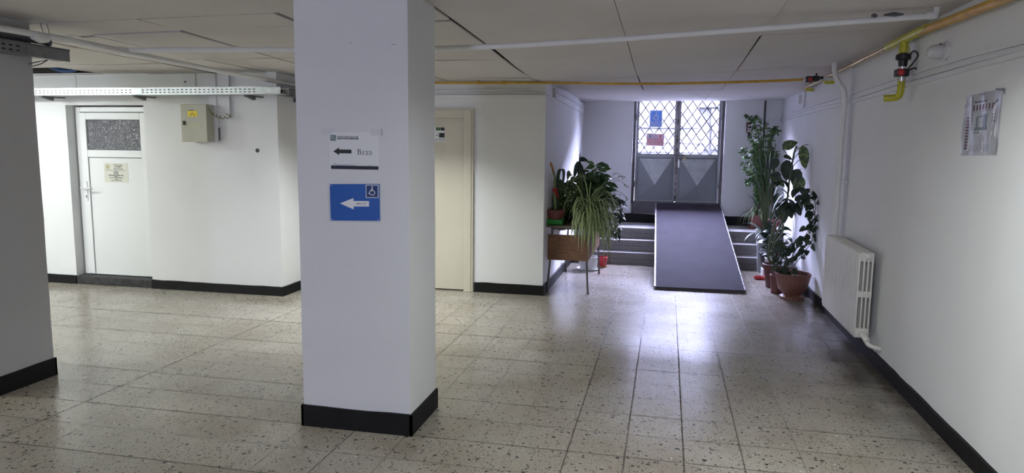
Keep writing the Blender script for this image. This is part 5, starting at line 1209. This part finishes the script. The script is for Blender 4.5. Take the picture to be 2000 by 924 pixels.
lf_(1567, 345, 1552, 378, .13, 'v', 'oval', .2); lf_(1560, 330, 1548, 360, .13, 'd', 'oval', .2); lf_(1537, 312, 1536, 352, .14, 'd', 'oval', .2)
lf_(1520, 335, 1510, 360, .11, 'd'); lf_(1504, 340, 1532, 362, .10, 'v', 'oval', .2); lf_(1530, 305, 1548, 310, .05, 'd'); lf_(1520, 310, 1505, 330, .1, 'd')
lf_(1535, 395, 1548, 425, .11, 'd'); lf_(1530, 400, 1532, 435, .11, 'd'); lf_(1525, 395, 1518, 425, .10, 'd'); lf_(1540, 405, 1556, 412, .09, 'd'); lf_(1556, 395, 1562, 420, .08, 'd'); lf_(1552, 392, 1574, 380, .07, 'd')
for k in range(14): leafmesh(bd, wallx(ony(rr.uniform(1518, 1562), rr.uniform(350, 405), yT)), ld(rr.uniform(180, 360), rr.uniform(-50, 10)), rr.uniform(.12, .2), rr.uniform(.06, .1), .8, .12, 7)
obj('stems', bm, M['stalkd'], r, True); obj('foliage', bl, M['leafv'], r); obj('dark_foliage', bd, M['leafd'], r)
# R3 small brown pot left of the bowl
c = V((1.25, 8.24, 0)); r = thing('flower_pot', 'small brown pot tucked behind the terracotta footed bowl', 'flower pot', c)
pot(r, c, .080, .06, .20, M['terrd'], saucer=M['terrd'], sr=1.15)
# R4 white planter behind R2 and dark square pot
c = V((1.355, 8.97, 0)); r = thing('potted_plant', 'cream planter with dusky leaves behind the brown pot', 'potted plant', c)
s0 = pot(r, c, .15, .12, .29, M['whitepot'])
canes(r, s0, [ony(1505, 470, 9.0), ony(1520, 450, 9.0), ony(1512, 430, 9.0), ony(1528, 470, 9.0)], M['leafd'], .17, .06, 8, 1.4, el=(0, 60), seed=31, azr=(120, 330), sm=M['twig'])
c = V((1.33, 9.30, 0)); r = thing('flower_pot', 'dark square planter on white blocks by the bottom step', 'flower pot', c)
bm = N(); box(bm, c.x - .11, c.x + .12, c.y - .1, c.y + .1, 0, .10, bev=.006); obj('white_block', bm, M['whitepot'], r)
bm = N(); hexa(bm, [(c.x - .10, c.y - .08, .10), (c.x + .10, c.y - .08, .10), (c.x + .10, c.y + .08, .10), (c.x - .10, c.y + .08, .10), (c.x - .14, c.y - .11, .30), (c.x + .14, c.y - .11, .30), (c.x + .14, c.y + .11, .30), (c.x - .14, c.y + .11, .30)]); obj('pot', bm, M['blk'], r)
bm = N(); box(bm, c.x - .148, c.x + .148, c.y - .118, c.y + .118, .285, .305, bev=.004); obj('rim', bm, M['blk'], r)
c = V((1.17, 9.13, 0)); 
bm = N(); lathe(bm, [(0, 0), (.0, 0)], c, 8); bm.free()
r = thing('saucer', 'red plastic saucer on the floor beside the white blocks', 'saucer', (1.17, 9.09, 0))
bm = N(); lathe(bm, [(0, 0), (.06, 0), (.075, .03), (.07, .03), (.055, .008), (0, .008)], (1.17, 9.08, 0), 24); obj('dish', bm, M['redp'], r, True)
# R5 bucket standing on step 1
c = V((1.285, 9.60, 0)); r = thing('potted_palm', 'tall grey-white bucket before the bottom step with tall dark arching leaves', 'potted plant', c)
yU = 9.6; s0 = pot(r, c, .115, .085, .46, M['greypot'])
bm = N(); rr2 = random.Random(77)
tips = [(1470, 300), (1482, 280), (1495, 262), (1500, 300), (1510, 320), (1515, 280), (1478, 340), (1505, 350), (1520, 360), (1490, 330), (1470, 385), (1515, 400), (1485, 300), (1508, 262)]
for (px, py) in tips:
    tp = wallx(ony(px, py, yU), .06); d_ = tp - s0; L_ = d_.length
    P = sweep([s0, s0.lerp(tp, .55) + V((0, 0, .05)), tp], 6); tube(bm, P, .006, 6, mi=1)
    leafmesh(bm, P[7], P[12] - P[7] + V((0, 0, .02)), rr2.uniform(.24, .36), rr2.uniform(.06, .10), .9, .15, 8)
for k in range(12):
    leafmesh(bm, s0, ld(rr2.uniform(120, 350), rr2.uniform(35, 80)), rr2.uniform(.3, .55), .055, 1.3, .15, 9)
obj('foliage', bm, [M['leafd'], M['stalkd']], r)
# R6 small white pot on the top step edge
c = V((1.26, 10.035, .3125)); r = thing('flower_pot', 'small white pot on the middle step in front of rectangular planter', 'flower pot', c)
pot(r, c, .055, .04, .205, M['whitepot'], saucer=None)
# R8 tall background plant in pot on the landing right
c = V((1.47, 10.33, .4625)); r = thing('potted_climber', 'dense climbing plant filling the far right corner of corridor', 'potted plant', c)
s0 = pot(r, c, .09, .07, .17, M['redpot'])
bm = N(); bl = N(); bt = N(); rr = random.Random(12)
yV = 10.55
vines = []
for k in range(26):
    x0p = rr.uniform(1480, 1512); top = rr.uniform(235, 330)
    pts = [(x0p + rr.uniform(-4, 4), 410), (x0p + rr.uniform(-6, 6), 360), (x0p + rr.uniform(-9, 8), 310), (x0p + rr.uniform(-14, 8), max(top, 240))]
    vines.append(pts)
vines += [[(1478, 400), (1470, 350), (1462, 310), (1452, 290)], [(1480, 380), (1468, 340), (1455, 330), (1449, 300)], [(1485, 300), (1478, 250), (1466, 232), (1460, 228)], [(1488, 300), (1484, 240), (1474, 230), (1470, 238)], [(1484, 360), (1470, 355), (1462, 352), (1460, 358)], [(1500, 290), (1508, 258), (1514, 250), (1517, 258)]]
for pts in vines:
    P = sweep([wallx(ony(a, b, yV), .03) for a, b in pts], 6); tube(bm, P, rr.uniform(.003, .007), 5)
    for q in P[2:]:
        for j in range(3):
            leafmesh(bl if rr.random() < .8 else bt, q, ld(rr.uniform(90, 350), rr.uniform(-60, 50)), rr.uniform(.045, .085), rr.uniform(.018, .032), .7, .1, 4, up=V((rr.uniform(-.6, .4), -1, rr.uniform(.1, 1))))
P = sweep([s0, V((1.45, 10.45, .9)), V((1.40, 10.55, 1.4))], 4); tube(bm, P, .01, 6)
obj('stems', bm, M['twig'], r, True); obj('foliage', bl, M['leaf'], r); obj('light_foliage', bt, M['leafl'], r)
# R7 rectangular planter on the landing
c = V((1.29, 10.62, .4625)); r = thing('potted_spider_plant', 'reddish rectangular planter with pale striped leaves on the landing', 'potted plant', c)
bm = N(); x0_, x1_ = -.10, .10
hexa(bm, [(c.x + x0_ * .85, c.y - .09, c.z + .02), (c.x + x1_ * .85, c.y - .09, c.z + .02), (c.x + x1_ * .85, c.y + .09, c.z + .02), (c.x + x0_ * .85, c.y + .09, c.z + .02), (c.x + x0_, c.y - .11, c.z + .19), (c.x + x1_, c.y - .11, c.z + .19), (c.x + x1_, c.y + .11, c.z + .19), (c.x + x0_, c.y + .11, c.z + .19)])
obj('pot', bm, M['redpot'], r)
bm = N(); box(bm, c.x + x0_ - .008, c.x + x1_ + .008, c.y - .118, c.y + .118, c.z + .18, c.z + .196, bev=.003); obj('rim', bm, M['terr'], r)
bm = N(); box(bm, c.x - .13, c.x + .12, c.y - .12, c.y + .12, c.z, c.z + .02, bev=.006); obj('saucer', bm, M['terr'], r)
s0 = c + V((0, 0, .19)); bm = N()
for k in range(46): leafmesh(bm, s0 + V((rd(-.07, .07), rd(-.05, .05), 0)), ld(rd(150, 380), rd(30, 75)), rd(.22, .36), .016, rd(2.4, 3.6), .15, 9, shape='strap', mis=[0, 1, 0])
obj('foliage', bm, [M['leafs'], mat('leaf_white_stripe', (.55, .62, .5), .4)], r)
bm = N(); bl = N()
for k in range(9):
    P = sweep([s0, s0 + V((rd(-.05, .08), rd(-.03, .03), rd(.1, .2))), s0 + V((rd(-.03, .14), rd(-.05, .05), rd(.25, .42)))], 5); tube(bm, P, .003, 5)
    for q in P[3:]: leafmesh(bl, q, ld(rd(120, 400), rd(-20, 50)), rd(.05, .08), .02, .8, .1, 5)
obj('stems', bm, M['stalk'], r, True); obj('small_foliage', bl, M['leafl'], r)

for o in list(COL.objects):
    if o.type == 'MESH' and o.parent and o.parent.get('category') == 'potted plant' and o.name.split('.')[0] in ('foliage', 'stems', 'new_leaves', 'dark_foliage', 'light_foliage', 'runner', 'runner_leaves', 'small_foliage', 'stalk', 'dry_stalk_tip'):
        b = rootpos(o)
        for v in o.data.vertices:
            p = v.co + b
            lo = XC + .012 if p.y > YB - .03 else -9
            v.co.x = min(max(p.x, lo), XR - .012) - b.x; v.co.y = min(p.y, YK - .02) - b.y
# ------------------------------------------------------------------ outside the door
bm = N(); box(bm, -14, 14, YK + .24, 40, .5, .70); struct('ground', bm, M['ground'])
def OP(px, py, y): q = ony(px, py, y); return q
r = thing('building', 'bright white rendered building seen through the left door leaf', 'building', (-3, 17, .7))
xe = OP(1363.5, 250, 17).x
bm = N(); box(bm, -9, xe, 17, 19, .7, 4.7); obj('wall', bm, M['gravel'], r)
bm = N(); box(bm, -9, xe, 16.93, 17, 2.05, 2.12); box(bm, -9, xe, 16.95, 17, .7, 1.15); obj('ledge', bm, mat('outside_ledge', (0.00586, 0.00586, 0.00609), .9), r)
bm = N(); box(bm, OP(1249, 250, 17).x, OP(1251, 250, 17).x, 16.95, 17, .7, 5); obj('downpipe', bm, mat('outside_downpipe', (0.00562, 0.00562, 0.00586), .6), r)
r = thing('building', 'grey building with white window seen through the right door leaf', 'building', (3, 20, .7))
yb2 = 20; zt2 = OP(1390, 210, yb2).z
bm = N(); box(bm, xe - 1, 9, yb2, yb2 + 5, .7, zt2); obj('wall', bm, M['bgrey'], r)
bm = N(); box(bm, xe - 1, 9.2, yb2 - .12, yb2 + 5.2, zt2, zt2 + .12); obj('roof_edge', bm, M['gravel'], r)
def orect(px0, py0, px1, py1, y, dd, name, m, parent):
    a_ = OP(px0, py1, y); b_ = OP(px1, py0, y); bm = N(); box(bm, a_.x, b_.x, y - dd, y, a_.z, b_.z); return obj(name, bm, m, parent)
orect(1388, 212, 1410, 245, yb2 - .02, .03, 'pale_panel', mat('outside_pale', (0.00445, 0.00458, 0.00468), .8), r)
wf = orect(1364, 220, 1374, 248, yb2 - .02, .05, 'window_frame', M['gravel'], r); orect(1367, 224, 1372, 244, yb2 - .075, .01, 'pane', mat('outside_pane', (0.00282, 0.00304, 0.00351), .2), wf)
orect(1362, 249, 1385, 292, yb2 - .02, .06, 'dark_bay', M['bdark'], r)
orect(1362, 260, 1379, 272, yb2 - .10, .03, 'pale_sign', mat('outside_sign', (0.00445, 0.00538, 0.00538), .6), r); orect(1362, 273.5, 1376, 282, yb2 - .10, .03, 'lower_sign', mat('outside_lower_sign', (0.00562, 0.00562, 0.00562), .7), r)
orect(1388, 246, 1412, 292, yb2 - .02, .05, 'light_bay', mat('outside_pale_bay', (0.00515, 0.00515, 0.00515), .8), r)
r = thing('building', 'tall pale block added in place of bright sky above the grey building', 'building', (4, 27, .7))
bm = N(); box(bm, -4, 16, 27, 30, .7, 8.5); obj('wall', bm, mat('outside_sky_block', (0.00750, 0.00750, 0.00750), .9), r)  # stands where open sky would be, added to limit its glow on the floor
bm = N(); box(bm, -4.1, 16.1, 26.9, 30.1, 8.5, 8.65); obj('roof_edge', bm, mat('outside_sky_block_top', (0.01405, 0.01405, 0.01405), .9), r)
for xa, xb2, lab in ((-8.0, -6.0, 'added unseen block left outside the door, holding back low sky light'), (6.0, 8.0, 'added unseen block right outside the door, holding back low sky light')):
    r = thing('building', lab, 'building', ((xa + xb2) / 2, 14, .7))  # unseen side blocks, added to keep low oblique sky off the corridor walls
    bm = N(); box(bm, xa, xb2, 11.3, 16.8, .7, 4.2); obj('wall', bm, M['gravel'], r)
    bm = N(); box(bm, xa - .1, xb2 + .1, 11.25, 16.85, 4.2, 4.32); obj('roof_edge', bm, M['bdark'], r)
# white railings outside
for k, (pa, pb) in enumerate(((1246, 1310), (1326, 1374))):
    y = 14.0; xa, xb2 = OP(pa, 280, y).x, OP(pb, 280, y).x
    r = thing('railing', ('white two-bar railing outside, seen through the left door leaf', 'white two-bar railing outside, seen through the right door leaf')[k], 'railing', ((xa + xb2) / 2, y, .7))
    for py in (278, 296):
        z = OP(1300, py, y).z; bm = N(); tube(bm, [(xa, y, z), (xb2, y, z)], .035, 12); obj('rail', bm, mat('outside_rail', (0.01405, 0.01405, 0.01405), .5), r, True)
    for x in (xa + .05, xb2 - .05):
        bm = N(); tube(bm, [(x, y, .7), (x, y, OP(1300, 278, y).z)], .02, 8); obj('post', bm, M['gravel'], r, True)

# ------------------------------------------------------------------ ceiling light fixtures (fluorescent) over the left hall; last two added, unseen
em = bpy.data.materials.new('tube_glow'); em.use_nodes = True; b = em.node_tree.nodes['Principled BSDF']; b.inputs['Emission Color'].default_value = (.93, 1, .98, 1); b.inputs['Emission Strength'].default_value = 65
for lx, ly, lab in ((-6.9, 5.3, 'fluorescent batten light under the ceiling near the white plastic door'), (-7.2, 3.0, 'fluorescent batten light under the ceiling left of the left pillar'), (-7.2, .6, 'fluorescent batten light in the left hall, furthest forward'), (-2.68, 6.2, 'added unseen batten light behind the middle pillar, brightening the middle'), (.45, 2.9, 'added unseen batten light above the viewer, brightening the right wall')):
    zt9 = zc(lx, ly) - .012
    r = thing('ceiling_light', lab, 'ceiling light', (lx, ly, zt9))
    bm = N(); box(bm, lx - .5, lx + .5, ly - .07, ly + .07, zt9 - .06, zt9, bev=.006); obj('housing', bm, M['pvc'], r)
    for sgn in ((-1, 1) if lx < -5 else ()):
        bm = N(); tube(bm, [(lx - .48, ly + .035 * sgn, zt9 - .072), (lx + .48, ly + .035 * sgn, zt9 - .072)], .013, 10); obj('tube', bm, em, r, True)
def area(name, loc, rot, sx, sy, power, col, spread=PI):
    l = bpy.data.lights.new(name, 'AREA'); l.shape = 'RECTANGLE'; l.size = sx; l.size_y = sy; l.energy = power; l.color = col; l.spread = spread
    o = bpy.data.objects.new(name, l); COL.objects.link(o); o.location = loc; o.rotation_euler = rot; return o
LAMPS = [(-6.9, 5.3, 20, PI), (-7.2, 3.0, 60, PI), (-7.2, .6, 60, PI), (-2.68, 6.2, 30, 2.1), (.45, 2.9, 25, 2.8)]  # last two are added lamps that brighten the middle and the right wall
for x, y, e, spr in LAMPS: area('fluorescent_lamp', (x, y, 2.225), (0, 0, 0), .9, .14, e, (.94, .99, .985), spr)
# portals only guide the sky light through the two glazed openings
for nm, loc, rot, sx, sy in (('door_portal', ((BX0 + BX1) / 2, YD + .05, (zm + zt) / 2), (-PI / 2, 0, 0), BX1 - BX0, zt - zm), ('window_portal', ((wx0 + wx1) / 2, YF - .22, (wz0 + wz1) / 2), (PI / 2, 0, 0), wx1 - wx0, wz1 - wz0)):
    o = area(nm, loc, rot, sx, sy, 1, (1, 1, 1)); o.data.cycles.is_portal = True

GROUPS = {'ceiling_light': 'fluorescent lights under the ceiling', 'cable_tray': 'perforated cable trays', 'cable_trunking': 'white surface cable trunkings', 'cable_duct': 'upright white cable ducts', 'flower_pot': 'flower pots among the plants', 'ceiling_pipe': 'pipes under the ceiling', 'gas_pipe': 'gas pipes under the ceiling', 'building': 'buildings outside the door', 'railing': 'railings outside the door', 'junction_box': 'white junction boxes', 'timber_batten': 'battens above the missing ceiling board', 'pillar': 'white pillars'}
for o in COL.objects:
    if o.parent is None and o.get('label') and o.name.split('.')[0] in GROUPS: o['group'] = GROUPS[o.name.split('.')[0]]

# ------------------------------------------------------------------ world
w = bpy.data.worlds.new('sky'); S.world = w; w.use_nodes = True; bg = w.node_tree.nodes['Background']
bg.inputs[0].default_value = (.66, .69, 1.0, 1); bg.inputs[1].default_value = 310

# ------------------------------------------------------------------ camera
cd = bpy.data.cameras.new('camera'); co = bpy.data.objects.new('camera', cd); COL.objects.link(co)
cd.sensor_fit = 'HORIZONTAL'; cd.sensor_width = 36; cd.lens = 36 * F / 2000; cd.clip_start = .05; cd.clip_end = 100
# columns: camera x, y(up), z(back) in world
cx_ = V((_x.x, _y.x, _up.x)); cy_ = -V((_x.y, _y.y, _up.y)); cz_ = -V((_x.z, _y.z, _up.z))
mtx = Matrix(((cx_.x, cy_.x, cz_.x), (cx_.y, cy_.y, cz_.y), (cx_.z, cy_.z, cz_.z))).to_4x4(); mtx.translation = CAM
co.matrix_world = mtx
S.camera = co
S.view_settings.view_transform = 'Standard'; S.view_settings.look = 'None'; S.view_settings.gamma = 1; S.view_settings.use_curve_mapping = False; S.view_settings.exposure = .24
